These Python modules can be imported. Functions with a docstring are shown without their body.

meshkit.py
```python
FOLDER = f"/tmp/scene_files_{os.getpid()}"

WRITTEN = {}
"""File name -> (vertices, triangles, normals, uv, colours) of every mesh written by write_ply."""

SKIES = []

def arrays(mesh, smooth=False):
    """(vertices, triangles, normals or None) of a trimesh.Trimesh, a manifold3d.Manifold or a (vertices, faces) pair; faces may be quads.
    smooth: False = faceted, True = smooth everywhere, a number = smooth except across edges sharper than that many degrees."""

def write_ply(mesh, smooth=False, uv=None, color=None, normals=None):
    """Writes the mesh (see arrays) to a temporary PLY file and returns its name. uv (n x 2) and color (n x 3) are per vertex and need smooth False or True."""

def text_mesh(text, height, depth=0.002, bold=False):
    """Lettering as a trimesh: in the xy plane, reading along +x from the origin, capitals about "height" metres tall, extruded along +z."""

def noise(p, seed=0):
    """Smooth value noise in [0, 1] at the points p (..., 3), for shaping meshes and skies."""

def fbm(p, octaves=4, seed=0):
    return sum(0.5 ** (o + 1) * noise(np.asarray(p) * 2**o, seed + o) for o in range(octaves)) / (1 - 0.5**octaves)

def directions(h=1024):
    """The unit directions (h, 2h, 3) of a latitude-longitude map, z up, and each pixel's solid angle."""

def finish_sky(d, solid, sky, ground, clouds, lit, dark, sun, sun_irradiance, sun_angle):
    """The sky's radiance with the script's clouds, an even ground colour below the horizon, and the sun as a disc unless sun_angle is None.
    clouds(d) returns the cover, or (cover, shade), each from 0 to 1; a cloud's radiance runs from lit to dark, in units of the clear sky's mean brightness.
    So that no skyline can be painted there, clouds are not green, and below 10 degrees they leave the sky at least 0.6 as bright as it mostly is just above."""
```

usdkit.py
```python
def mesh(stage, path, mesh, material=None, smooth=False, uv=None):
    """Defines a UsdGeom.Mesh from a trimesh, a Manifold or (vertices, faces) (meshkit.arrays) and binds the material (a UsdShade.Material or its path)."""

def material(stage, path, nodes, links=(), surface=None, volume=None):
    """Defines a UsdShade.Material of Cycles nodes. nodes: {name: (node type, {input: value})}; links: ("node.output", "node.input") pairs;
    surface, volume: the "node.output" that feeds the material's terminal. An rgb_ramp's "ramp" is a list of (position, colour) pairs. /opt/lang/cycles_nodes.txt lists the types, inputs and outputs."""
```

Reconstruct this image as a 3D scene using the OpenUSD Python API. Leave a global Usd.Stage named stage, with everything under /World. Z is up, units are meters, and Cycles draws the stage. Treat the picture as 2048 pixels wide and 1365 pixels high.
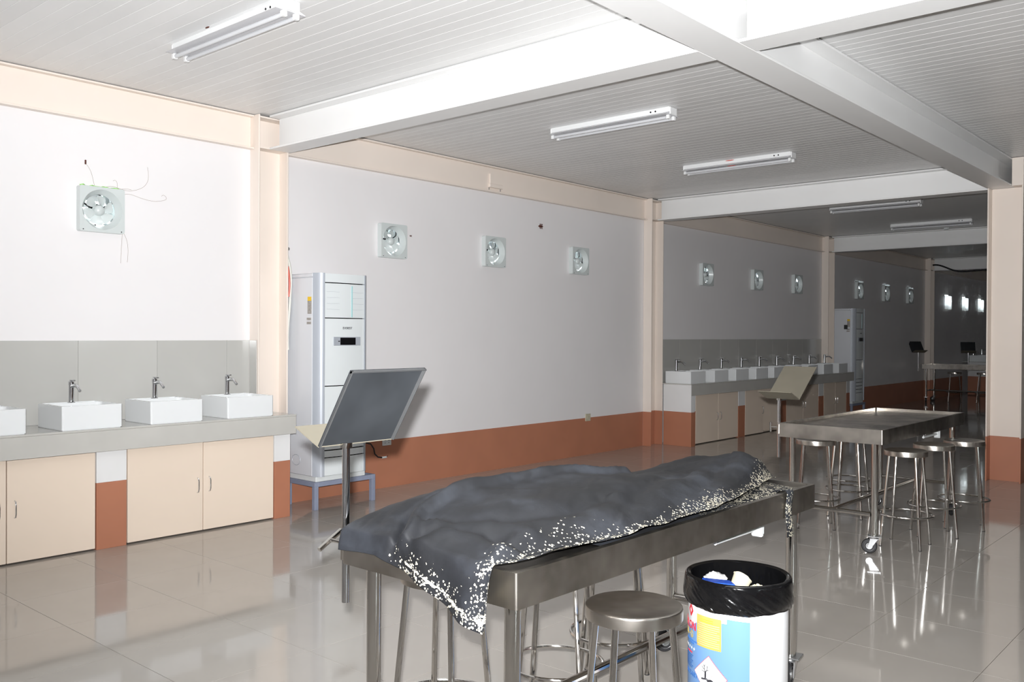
import math, random
import numpy as np
import trimesh
import manifold3d as m3
import usdkit, meshkit
from pxr import Gf, Sdf, Usd, UsdGeom, UsdLux, UsdShade, Vt

random.seed(7)
RNG = np.random.default_rng(7)
stage = Usd.Stage.CreateInMemory()
UsdGeom.SetStageUpAxis(stage, "Z")
UsdGeom.SetStageMetersPerUnit(stage, 1.0)
UsdGeom.Xform.Define(stage, "/World")
UsdGeom.Scope.Define(stage, "/World/Looks")
PI = math.pi

# ------------------------------------------------------------------ camera, sky, flash, exposure
YAW, PITCH, ROLL, FPX, EYE = 0.7204, -0.007924, 0.005365, 1800.09, 1.5
FWD = np.array([-math.sin(YAW) * math.cos(PITCH), math.cos(YAW) * math.cos(PITCH), math.sin(PITCH)])
_r = np.array([math.cos(YAW), math.sin(YAW), 0.0])
_u = np.cross(_r, FWD)
RIGHT = math.cos(ROLL) * _r + math.sin(ROLL) * _u
UP = math.cos(ROLL) * _u - math.sin(ROLL) * _r
CAM = np.array([0, 0, EYE])
EXPOSURE = 0.0
FLASH = 1.28e5
FLASH_UP, FLASH_LEFT, FLASH_CONE = 18.0, -4.0, 57.0
SKY = 6.0


def frame_matrix(right, up, back, pos):
    return Gf.Matrix4d(*right, 0, *up, 0, *back, 0, *pos, 1)


cam = UsdGeom.Camera.Define(stage, "/World/Camera")
cam.CreateHorizontalApertureAttr(36.0)
cam.CreateVerticalApertureAttr(36.0 * 1365 / 2048)
cam.CreateFocalLengthAttr(FPX / 2048 * 36.0)
cam.CreateClippingRangeAttr(Gf.Vec2f(0.05, 200))
cam.AddTransformOp().Set(frame_matrix(RIGHT, UP, -FWD, CAM))
cam.CreateExposureAttr(EXPOSURE)

dome = UsdLux.DomeLight.Define(stage, "/World/Sky")
dome.CreateIntensityAttr(SKY)
dome.CreateColorAttr(Gf.Vec3f(0.92, 0.97, 1.0))

# the photograph's only strong light: the flash on top of the camera
flash = UsdLux.SphereLight.Define(stage, "/World/CameraFlash")
flash.CreateRadiusAttr(0.022)
flash.CreateIntensityAttr(FLASH)
flash.CreateColorAttr(Gf.Vec3f(0.985, 0.99, 1.0))
_shape = UsdLux.ShapingAPI.Apply(flash.GetPrim())      # the zoomed flash head throws a soft edged beam
_shape.CreateShapingConeAngleAttr(FLASH_CONE)
_shape.CreateShapingConeSoftnessAttr(1.0)
_fd = FWD + UP * math.tan(math.radians(FLASH_UP)) - RIGHT * math.tan(math.radians(FLASH_LEFT))      # aimed a little up and to the left
_fd /= np.linalg.norm(_fd)
_fr = np.cross(_fd, UP)
_fr /= np.linalg.norm(_fr)
flash.AddTransformOp().Set(frame_matrix(_fr, np.cross(_fr, _fd), -_fd, CAM + UP * 0.085 - RIGHT * 0.025))


# ------------------------------------------------------------------ materials
def mat(name, color, rough=0.5, metal=0.0, vary=0.04, scale=3.0, bump=0.0, bscale=60.0, stretch=(1, 1, 1), rvary=0.0, per_object=0.0, **extra):
    """A principled material; the base colour wanders a little with a noise over the object."""
    c = np.array(color, float)
    nodes = {"tc": ("texture_coordinate", {}), "n": ("noise_texture", {"scale": scale, "detail": 3.0}),
             "ramp": ("rgb_ramp", {"ramp": [(0.3, tuple(c * (1 - vary))), (0.7, tuple(np.minimum(c * (1 + vary), 1)))]}),
             "p": ("principled_bsdf", {"roughness": rough, "metallic": metal, **extra})}
    links = [("tc.object", "n.vector"), ("n.fac", "ramp.fac")]
    last = "ramp.color"
    if per_object:
        nodes["oi"] = ("object_info", {})
        nodes["mr"] = ("map_range", {"from_min": 0.0, "from_max": 1.0, "to_min": 1 - per_object, "to_max": 1 + per_object})
        nodes["hv"] = ("hsv", {"hue": 0.5, "saturation": 1.0, "fac": 1.0})
        links += [("oi.random", "mr.value"), ("mr.result", "hv.value"), (last, "hv.color")]
        last = "hv.color"
    links.append((last, "p.base_color"))
    if bump:
        nodes["map"] = ("mapping", {"scale": stretch})
        nodes["bn"] = ("noise_texture", {"scale": bscale, "detail": 2.0})
        nodes["b"] = ("bump", {"strength": bump, "distance": 0.01})
        links += [("tc.object", "map.vector"), ("map.vector", "bn.vector"), ("bn.fac", "b.height"), ("b.normal", "p.normal")]
    if rvary:
        nodes["rn"] = ("noise_texture", {"scale": 4.0, "detail": 3.0})
        nodes["rr"] = ("map_range", {"from_min": 0.3, "from_max": 0.7, "to_min": max(rough - rvary, 0.02), "to_max": rough + rvary})
        links += [("tc.object", "rn.vector"), ("rn.fac", "rr.value"), ("rr.result", "p.roughness")]
    return usdkit.material(stage, "/World/Looks/" + name, nodes, links, surface="p.BSDF")


M = {}
M["wall"] = mat("wall_paint", (0.84, 0.82, 0.825), 0.45, vary=0.015, scale=1.2, bump=0.02, bscale=90)
M["cream"] = mat("cream_steel_paint", (0.84, 0.75, 0.675), 0.42, vary=0.02, scale=2)
M["beam"] = mat("white_beam_paint", (0.84, 0.84, 0.835), 0.42, vary=0.015, scale=2)
M["dado"] = mat("terracotta_paint", (0.47, 0.195, 0.115), 0.42, vary=0.05, scale=3, bump=0.015, bscale=80)
M["ceiling"] = mat("pvc_ceiling", (0.78, 0.78, 0.775), 0.38, vary=0.02, scale=2, per_object=0.035)
M["tile"] = mat("porcelain_tile", (0.42, 0.39, 0.355), 0.07, vary=0.03, scale=2.5, per_object=0.02, rvary=0.02, ior=1.6)
M["grout"] = mat("grout", (0.22, 0.18, 0.14), 0.8)
M["splash"] = mat("grey_wall_tile", (0.53, 0.525, 0.50), 0.10, vary=0.02, scale=2, per_object=0.04)
M["worktop"] = mat("grey_worktop_tile", (0.54, 0.53, 0.50), 0.14, vary=0.03, scale=5)
M["door"] = mat("peach_laminate", (0.84, 0.71, 0.59), 0.32, vary=0.02, scale=1.5, per_object=0.02)
M["pierwhite"] = mat("pier_white_paint", (0.82, 0.82, 0.82), 0.5, vary=0.02)
M["ceramic"] = mat("white_ceramic", (0.80, 0.82, 0.83), 0.08, vary=0.005)
M["chrome"] = mat("chrome", (0.66, 0.67, 0.69), 0.10, 1.0, vary=0.02)
M["steel"] = mat("brushed_steel", (0.55, 0.515, 0.47), 0.29, 1.0, vary=0.06, scale=4, bump=0.06, bscale=40, stretch=(30, 1.5, 30), rvary=0.07)
M["rimsteel"] = mat("rim_steel", (0.16, 0.165, 0.17), 0.35, 0.8)
M["steeltube"] = mat("steel_tube", (0.64, 0.62, 0.59), 0.11, 1.0, vary=0.04, rvary=0.02)
M["boardmetal"] = mat("dull_board_steel", (0.030, 0.033, 0.037), 0.50, 0.2, vary=0.25, scale=5, rvary=0.08)
M["boardtan"] = mat("tan_board_steel", (0.22, 0.20, 0.155), 0.45, 0.2, vary=0.05, scale=6)
M["plastic"] = mat("white_plastic", (0.76, 0.79, 0.79), 0.30, vary=0.01)
M["fan"] = mat("fan_plastic", (0.62, 0.665, 0.66), 0.28, vary=0.01)
M["acbody"] = mat("ac_cabinet_white", (0.72, 0.74, 0.78), 0.32, vary=0.008)
M["acfront"] = mat("ac_front_white", (0.78, 0.82, 0.83), 0.15, vary=0.006)
M["actrim"] = mat("ac_silver_trim", (0.44, 0.47, 0.52), 0.38, 0.1, vary=0.02)
M["black"] = mat("black_plastic", (0.012, 0.012, 0.013), 0.35)
M["screen"] = mat("dark_display", (0.006, 0.006, 0.007), 0.08)
M["aqua"] = mat("aqua_strip", (0.40, 0.68, 0.70), 0.25)
M["yellow"] = mat("yellow_print", (0.85, 0.55, 0.03), 0.5)
M["greyprint"] = mat("grey_print", (0.36, 0.34, 0.32), 0.5, vary=0.2, scale=60)
M["darkprint"] = mat("dark_print", (0.05, 0.05, 0.06), 0.5)
M["standblue"] = mat("blue_grey_paint", (0.27, 0.30, 0.40), 0.45, vary=0.06, scale=8)
M["rubber"] = mat("black_rubber", (0.02, 0.02, 0.022), 0.55)
M["zinc"] = mat("zinc_plate", (0.62, 0.63, 0.64), 0.28, 0.9, vary=0.05)
M["bucket"] = mat("bucket_white", (0.83, 0.84, 0.86), 0.28, vary=0.01)
M["bag"] = mat("bag_black", (0.004, 0.004, 0.0045), 0.12, vary=0.05)
M["labelblue"] = mat("label_blue", (0.17, 0.33, 0.62), 0.35, vary=0.04)
M["labelyellow"] = mat("label_yellow", (0.62, 0.45, 0.11), 0.4, vary=0.04, scale=30)
M["labelred"] = mat("label_red", (0.72, 0.02, 0.04), 0.4)
M["labelwhite"] = mat("label_white", (0.86, 0.86, 0.86), 0.35)
M["labelnavy"] = mat("label_navy", (0.03, 0.16, 0.50), 0.4)
M["faint"] = mat("faint_print", (0.62, 0.62, 0.63), 0.4)
M["trashblue"] = mat("trash_blue_card", (0.02, 0.10, 0.62), 0.4)
M["trashcream"] = mat("trash_cream_paper", (0.52, 0.48, 0.36), 0.6, vary=0.08, scale=25)
M["trashgrey"] = mat("trash_grey_paper", (0.46, 0.46, 0.45), 0.6, vary=0.06, scale=25)
M["vine"] = mat("dried_vine", (0.42, 0.36, 0.32), 0.7)
M["moss"] = mat("green_moss", (0.30, 0.62, 0.16), 0.7, vary=0.3, scale=40)
M["insect"] = mat("dark_insect", (0.10, 0.03, 0.02), 0.5)
M["redpaint"] = mat("red_paint", (0.62, 0.07, 0.03), 0.35)
M["hose"] = mat("pale_hose", (0.72, 0.72, 0.66), 0.5)
M["leaf"] = mat("garden_leaf", (0.10, 0.30, 0.05), 0.5, vary=0.4, scale=5)
M["tube"] = mat("lamp_tube", (0.60, 0.61, 0.63), 0.15)
M["fixture"] = mat("fixture_white", (0.80, 0.81, 0.81), 0.32, vary=0.01)
M["reflector"] = mat("fixture_reflector", (0.60, 0.60, 0.62), 0.30, vary=0.02)

# frosted panes and shutter film that let the daylight through
M["frost"] = usdkit.material(stage, "/World/Looks/frosted_pane", {
    "t": ("translucent_bsdf", {"color": (0.75, 0.78, 0.78)}), "g": ("principled_bsdf", {"base_color": (0.7, 0.72, 0.72), "roughness": 0.25}), "m": ("mix_closure", {"fac": 0.35})},
    [("t.BSDF", "m.closure1"), ("g.BSDF", "m.closure2")], surface="m.closure")

# the cover: dark worn fabric; pale grains cling to it where its own "grain" attribute is high (along the hems)
M["cover"] = usdkit.material(stage, "/World/Looks/cover_fabric", {
    "tc": ("texture_coordinate", {}),
    "n": ("noise_texture", {"scale": 3.8, "detail": 4.0, "roughness": 0.55}),
    "ramp": ("rgb_ramp", {"ramp": [(0.34, (0.005, 0.0055, 0.007)), (0.50, (0.0095, 0.0105, 0.0135)), (0.70, (0.030, 0.034, 0.043))]}),
    "at": ("attribute", {"attribute": "grain"}),
    "v": ("voronoi_texture", {"scale": 165.0, "feature": "f1"}),
    "sep": ("separate_color", {}),
    "n2": ("noise_texture", {"scale": 26.0, "detail": 3.0, "roughness": 0.6}),
    "patch": ("map_range", {"from_min": 0.38, "from_max": 0.62, "to_min": 0.25, "to_max": 1.5, "clamp": True}),
    "dens": ("math", {"math_type": "multiply"}),
    "keep": ("math", {"math_type": "less_than"}),
    "near": ("math", {"math_type": "less_than", "value2": 0.62}),
    "g0": ("math", {"math_type": "multiply"}),
    "crust": ("math", {"math_type": "greater_than", "value2": 1.05}),
    "g": ("math", {"math_type": "maximum"}),
    "mx": ("mix_color", {"b": (0.55, 0.51, 0.40)}),
    "b": ("bump", {"strength": 0.3, "distance": 0.005}),
    "b2": ("bump", {"strength": 0.7, "distance": 0.004}),
    "p": ("principled_bsdf", {"roughness": 0.62})},
    [("tc.object", "n.vector"), ("n.fac", "ramp.fac"), ("tc.object", "n2.vector"), ("tc.object", "v.vector"), ("v.color", "sep.color"),
     ("n2.fac", "patch.value"), ("patch.result", "dens.value1"), ("at.fac", "dens.value2"), ("sep.r", "keep.value1"), ("dens.value", "keep.value2"),
     ("v.distance", "near.value1"), ("keep.value", "g0.value1"), ("near.value", "g0.value2"), ("at.fac", "crust.value1"), ("g0.value", "g.value1"), ("crust.value", "g.value2"), ("g.value", "mx.fac"), ("ramp.color", "mx.a"), ("mx.result", "p.base_color"),
     ("n2.fac", "b.height"), ("g.value", "b2.height"), ("b.normal", "b2.normal"), ("b2.normal", "p.normal")], surface="p.BSDF")

# ------------------------------------------------------------------ naming helpers
_used = {}


def numbered(parent, name):
    k = (parent, name)
    n = _used.get(k, 0)
    _used[k] = n + 1
    return name if n == 0 else f"{name}_{n:03d}"


def keys(prim, label=None, cat=None, group=None, kind=None):
    for k, v in (("label", label), ("category", cat), ("group", group), ("kind", kind)):
        if v:
            prim.SetCustomDataByKey(k, v)
    return prim


def obj(name, mesh, material, parent=None, smooth=30, label=None):
    base = str(parent.GetPath()) if parent is not None else "/World"
    if isinstance(mesh, list):
        mesh = cat(mesh)
    p = usdkit.mesh(stage, f"{base}/{numbered(base, name)}", mesh, M[material] if isinstance(material, str) else material, smooth=smooth).GetPrim()
    if label:
        keys(p, label)
    return p


def thing(name, label, category, loc=(0, 0, 0), rz=0.0, group=None, kind=None):
    x = UsdGeom.Xform.Define(stage, "/World/" + numbered("/World", name))
    x.AddTranslateOp().Set(Gf.Vec3d(*map(float, loc)))
    x.AddRotateZOp().Set(math.degrees(rz))
    return keys(x.GetPrim(), label, category, group, kind)


def dup(src, loc, rz, label, group=None):
    name = src.GetName()
    r = thing(name, label, src.GetCustomDataByKey("category"), loc, rz, group)
    r.GetReferences().AddInternalReference(src.GetPath())
    r.SetInstanceable(True)
    return r


# ------------------------------------------------------------------ mesh helpers
def cat(ms):
    return trimesh.util.concatenate([t if isinstance(t, trimesh.Trimesh) else tm(t) for t in ms])


def tm(man):
    v, f, _ = meshkit.arrays(man)
    return trimesh.Trimesh(v, f, process=False)


def box(x0, x1, y0, y1, z0, z1, bev=0.0):
    x0, x1 = min(x0, x1), max(x0, x1)
    y0, y1 = min(y0, y1), max(y0, y1)
    z0, z1 = min(z0, z1), max(z0, z1)
    if bev <= 0:
        b = trimesh.creation.box((x1 - x0, y1 - y0, z1 - z0))
        b.apply_translation(((x0 + x1) / 2, (y0 + y1) / 2, (z0 + z1) / 2))
        return b
    pts = []
    for sx in (0, 1):
        for sy in (0, 1):
            for sz in (0, 1):
                p = np.array([(x0, x1)[sx], (y0, y1)[sy], (z0, z1)[sz]], float)
                s = np.array([1 - 2 * sx, 1 - 2 * sy, 1 - 2 * sz]) * bev
                for a in range(3):
                    q = p + s
                    q[a] = p[a]
                    pts.append(q)
    return tm(m3.Manifold.hull_points(np.array(pts)))


def hull(pts):
    return tm(m3.Manifold.hull_points(np.array(pts, float)))


def mbox(x0, x1, y0, y1, z0, z1):
    return m3.Manifold.cube((x1 - x0, y1 - y0, z1 - z0)).translate((x0, y0, z0))


def rprism(w, l, r, z0, z1, seg=6):
    """Rounded rectangle w (x) by l (y), centred, extruded z0..z1, as a Manifold."""
    cs = m3.CrossSection.square((w - 2 * r, l - 2 * r), True).offset(r, m3.JoinType.Round, 2.0, 4 * seg)
    return m3.Manifold.extrude(cs, z1 - z0).translate((0, 0, z0))


def tube(points, r, sides=10, closed=False, caps=True):
    p = np.asarray(points, float)
    n = len(p)
    rr = np.broadcast_to(np.asarray(r, float), (n,))
    if closed:
        t = np.roll(p, -1, 0) - np.roll(p, 1, 0)
    else:
        t = np.gradient(p, axis=0)
    t /= np.linalg.norm(t, axis=1, keepdims=True) + 1e-12
    a = np.cross(t[0], [0, 0, 1.0] if abs(t[0][2]) < 0.9 else [1.0, 0, 0])
    a /= np.linalg.norm(a)
    rings = []
    ang = np.arange(sides) * 2 * PI / sides
    for i in range(n):
        a = a - t[i] * (a @ t[i])
        a /= np.linalg.norm(a)
        b = np.cross(t[i], a)
        rings.append(p[i] + rr[i] * (np.cos(ang)[:, None] * a + np.sin(ang)[:, None] * b))
    v = np.vstack(rings)
    f = []
    for i in range(n if closed else n - 1):
        j = (i + 1) % n
        for k in range(sides):
            q = (k + 1) % sides
            f += [[i * sides + k, i * sides + q, j * sides + q], [i * sides + k, j * sides + q, j * sides + k]]
    if caps and not closed:
        c0, c1 = len(v), len(v) + 1
        v = np.vstack([v, p[0], p[-1]])
        for k in range(sides):
            q = (k + 1) % sides
            f += [[c0, q, k], [c1, (n - 1) * sides + k, (n - 1) * sides + q]]
    return trimesh.Trimesh(v, np.array(f), process=False)


def ring(c, R, r, seg=40, sides=8):
    a = np.arange(seg) * 2 * PI / seg
    return tube(np.c_[c[0] + R * np.cos(a), c[1] + R * np.sin(a), np.full(seg, c[2])], r, sides, closed=True)


def lathe(profile, seg=32, axis="z"):
    """Revolves (radius, height) pairs about z (or x)."""
    pr = np.asarray(profile, float)
    a = np.arange(seg) * 2 * PI / seg
    v = np.vstack([np.c_[r * np.cos(a), r * np.sin(a), np.full(seg, h)] for r, h in pr])
    f = []
    for i in range(len(pr) - 1):
        for k in range(seg):
            q = (k + 1) % seg
            f += [[i * seg + k, i * seg + q, (i + 1) * seg + q], [i * seg + k, (i + 1) * seg + q, (i + 1) * seg + k]]
    m = trimesh.Trimesh(v, np.array(f), process=False)
    if axis == "x":
        m.vertices = m.vertices[:, [2, 0, 1]]
    return m


def grid_faces(nr, nc):
    i, j = np.meshgrid(np.arange(nr - 1), np.arange(nc - 1), indexing="ij")
    a = (i * nc + j).ravel()
    return np.vstack([np.c_[a, a + 1, a + nc + 1], np.c_[a, a + nc + 1, a + nc]])


def slab(P, thick):
    """A grid of points (nr, nc, 3) given thickness along its normals, closed all round."""
    nr, nc = P.shape[:2]
    v = P.reshape(-1, 3)
    f = grid_faces(nr, nc)
    n = meshkit.arrays((v, f), True)[2]
    w = v - n * thick
    N = nr * nc
    loop = list(range(nc)) + [i * nc + nc - 1 for i in range(1, nr)] + [(nr - 1) * nc + j for j in range(nc - 2, -1, -1)] + [i * nc for i in range(nr - 2, 0, -1)]
    side = []
    for a, b in zip(loop, loop[1:] + loop[:1]):
        side += [[a, a + N, b + N], [a, b + N, b]]
    return trimesh.Trimesh(np.vstack([v, w]), np.vstack([f, f[:, ::-1] + N, np.array(side)]), process=False)


def ibeam(axis, a0, a1, c, w, z0, z1, tf=0.016, tw=0.012):
    """An I beam along x or y between a0 and a1, its web at c, flanges w wide."""
    def b(c0, c1, q0, q1):
        return box(a0, a1, c0, c1, q0, q1, 0.002) if axis == "x" else box(c0, c1, a0, a1, q0, q1, 0.002)
    return cat([b(c - w / 2, c + w / 2, z0, z0 + tf), b(c - w / 2, c + w / 2, z1 - tf, z1), b(c - tw / 2, c + tw / 2, z0 + tf, z1 - tf)])


def screw(p, axis=0, r=0.004, h=0.003):
    m = trimesh.creation.cylinder(r, h, sections=10)
    if axis == 0:
        m.apply_transform(trimesh.transformations.rotation_matrix(PI / 2, [0, 1, 0]))
    if axis == 1:
        m.apply_transform(trimesh.transformations.rotation_matrix(PI / 2, [1, 0, 0]))
    m.apply_translation(p)
    return m


def smoothline(pts, n=10):
    from scipy.interpolate import CubicSpline
    p = np.asarray(pts, float)
    u = np.r_[0, np.cumsum(np.linalg.norm(np.diff(p, axis=0), axis=1))]
    return CubicSpline(u, p)(np.linspace(0, u[-1], n * len(p)))


def in_view(p, margin=60):
    d = np.asarray(p, float) - CAM
    w = d @ FWD
    if w < 0.3:
        return False
    x, y = 1024 + FPX * (d @ RIGHT) / w, 682.5 - FPX * (d @ UP) / w
    return -margin < x < 2048 + margin and -margin < y < 1365 + margin


# ------------------------------------------------------------------ the setting
WX = -6.68            # left wall
RX = 6.45             # right wall, beyond the picture
Y0, Y1 = -2.6, 34.5
ZC = 3.33             # ceiling
ZB = 3.04             # underside of the beams
ROWS = [4.25, 10.29, 16.27, 22.33, 28.38]      # the near face of each wall column
FAN_Y = [2.984, 5.81, 7.27, 8.815, 11.95, 13.60, 15.14, 18.08, 19.62, 21.16, 24.04, 25.55, 27.08]
FAN_Z = 2.395

# floor: 0.61 m porcelain tiles
T = 0.61
X_SEAM, Y_SEAM = -1.67 - 9 * T, 2.55 - 9 * T
floor_ = thing("floor", "glossy beige porcelain tile floor of the whole hall", "floor", kind="structure")
obj("grout_bed", box(WX, RX, Y0, Y1, -0.06, -0.003), "grout", floor_, smooth=False)
far = []
tiles = []
for i in range(23):
    for j in range(62):
        x0, y0 = X_SEAM + i * T, Y_SEAM + j * T
        xa, xb, ya, yb = max(x0, WX), min(x0 + T, RX), max(y0, Y0), min(y0 + T, Y1)
        if xb - xa < 0.02 or yb - ya < 0.02:
            continue
        g = 0.0011
        v = []
        for e, z in ((0.0, -0.008), (0.0, -0.0003), (0.0003, 0.0)):
            v += [(xa + g + e, ya + g + e, z), (xb - g - e, ya + g + e, z), (xb - g - e, yb - g - e, z), (xa + g + e, yb - g - e, z)]
        f = [[8, 9, 10], [8, 10, 11]]
        for k in (0, 4):
            for q in range(4):
                a, b = k + q, k + (q + 1) % 4
                f += [[a, b, b + 4], [a, b + 4, a + 4]]
        t = trimesh.Trimesh(np.array(v), np.array(f), process=False)
        c = ((xa + xb) / 2, (ya + yb) / 2, 0)
        dist = math.hypot(c[0], c[1])
        (tiles if in_view(c, 250) and dist < 13.5 else far).append((dist, t))
tiles.sort(key=lambda q: q[0])
far += tiles[295:]
for _, t in tiles[:295]:
    obj("floor_tile", t, "tile", floor_, smooth=False)
keys(obj("distant_floor_tiles", [t for _, t in far], "tile", floor_, smooth=False), kind="stuff")

# left wall with a square opening behind each fan
wl = thing("wall_left", "long white left wall with fan openings and terracotta dado", "wall", kind="structure")
man = mbox(WX - 0.16, WX, Y0, Y1, -0.05, 3.6)
for k, fy in enumerate(FAN_Y):
    top = 0.197 if 7 <= k < 10 else 0.135
    man = man - mbox(WX - 0.3, WX + 0.1, fy - 0.135, fy + 0.135, FAN_Z - 0.135, FAN_Z + top)
obj("plaster", man, "wall", wl, smooth=False)
for a, b in ((4.552, 10.288), (16.57, 22.328), (22.63, 25.48), (28.7, Y1)):
    obj("dado", box(WX, WX + 0.003, a, b, 0, 0.46), "dado", wl, smooth=False)
# backsplash tiles
for lo, hi in ((1.02, 4.246), (10.594, 16.266)):
    y = 1.03 if lo < 4 else 10.62
    edges = [lo] + [e for e in np.arange(y + 0.6, hi - 0.05, 0.6)] + [hi]
    for a, b in zip(edges, edges[1:]):
        obj("splash_tile", box(WX, WX + 0.010, a + 0.0008, b - 0.0008, 0.842, 1.434, 0.0012), "splash", wl, smooth=False)
for row, xe in ((0, -6.566),):
    obj("splash_tile", box(WX + 0.012, xe, ROWS[row] - 0.008, ROWS[row] - 0.001, 0.842, 1.434, 0.001), "splash", wl, smooth=False)

struct = lambda name, mesh, m, label, category: keys(obj(name, mesh, m, smooth=False), label, category, kind="structure")
struct("wall_far", box(WX, RX, Y1, Y1 + 0.16, 0, 3.6), "wall", "dark end wall far at the back of the hall", "wall")
struct("wall_near", box(WX, RX, Y0 - 0.16, Y0, 0, 3.6), "wall", "white end wall behind the photographer", "wall")
WIN = [(8.22, 8.95), (0.2, 1.9)]
man = mbox(RX, RX + 0.16, Y0, Y1, 0, 3.6)
for a, b in WIN:
    man = man - mbox(RX - 0.1, RX + 0.3, a, b, 1.2, 2.2)
wr = thing("wall_right", "white right wall beyond the picture, with frosted windows", "wall", kind="structure")
obj("plaster", man, "wall", wr, smooth=False)
obj("dado", box(RX - 0.003, RX, Y0, Y1, 0, 0.46), "dado", wr, smooth=False)
for k, (a, b) in enumerate(WIN):
    w = thing(f"window_{k + 1}", "white framed frosted window in the right wall", "window", (RX, (a + b) / 2, 1.2), 0, kind="structure")
    h = (b - a) / 2
    fr = mbox(-0.02, 0.06, -h, h, 0, 1.0) - mbox(-0.1, 0.1, -h + 0.06, -0.03, 0.06, 0.94) - mbox(-0.1, 0.1, 0.03, h - 0.06, 0.06, 0.94)
    obj("window_frame", fr, "plastic", w, smooth=False)
    for s in (-1, 1):
        obj("pane", box(0.02, 0.026, s * 0.03, s * (h - 0.06), 0.06, 0.94), "frost", w, smooth=False)

# ceiling: narrow PVC boards across the hall, each with a groove along its middle
ce = thing("ceiling", "grooved off white PVC board ceiling between the beams", "ceiling", kind="structure")
obj("roof_deck", box(WX, RX, Y0, Y1, ZC + 0.02, ZC + 0.08), "ceiling", ce, smooth=False)
XB = -2.36           # the long beam


def board(xa, xb, y, w=0.2):
    prof = []
    for k in range(2):
        a, b = y + k * w / 2, y + (k + 1) * w / 2
        prof += [(a + 0.0002, ZC + 0.0014), (a + 0.003, ZC), (b - 0.003, ZC), (b - 0.0002, ZC + 0.0014)]
    n = len(prof)
    v = [(x, p, z) for x in (xa, xb) for p, z in prof]
    f = []
    for k in range(n - 1):
        f += [[k, k + 1, n + k + 1], [k, n + k + 1, n + k]]
    return trimesh.Trimesh(np.array(v), np.array(f), process=False)


far = []
for xa, xb in ((WX, XB), (XB, RX)):
    y = 0.05
    while y < Y1 - 0.2:
        m = board(xa, xb, y)
        pts = [(x, y + 0.1, ZC) for x in np.linspace(xa, xb, 9)]
        if 0.6 < y < 13 and any(in_view(p, 30) for p in pts):
            obj("ceiling_board", m, "ceiling", ce, smooth=25)
        else:
            far.append(m)
        y += 0.2
    far.append(board(xa, xb, y, Y1 - y))
    y = 0.05 - 0.2
    while y > Y0:
        far.append(board(xa, xb, y))
        y -= 0.2
keys(obj("distant_ceiling_boards", far, "ceiling", ce, smooth=25), kind="stuff")

# steel frame: wall columns, wall beams, cross beams, the long beam and the pillar
ORD = ["first", "second", "third", "fourth", "fifth"]


def h_column(x0, x1, y0, y1, z0, z1, along):
    """An H section; along = 'y' has its web along y (flanges facing the camera), 'x' along x."""
    t = 0.014
    if along == "y":
        xm = x0 + 0.012
        return cat([box(x0, x1, y0, y0 + t, z0, z1, 0.002), box(x0, x1, y1 - t, y1, z0, z1, 0.002), box(x0, xm, y0 + t, y1 - t, z0, z1)])
    ym = (y0 + y1) / 2
    return cat([box(x0, x0 + t, y0, y1, z0, z1, 0.002), box(x1 - t, x1, y0, y1, z0, z1, 0.002), box(x0 + t, x1 - t, ym - 0.006, ym + 0.006, z0, z1)])


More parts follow.
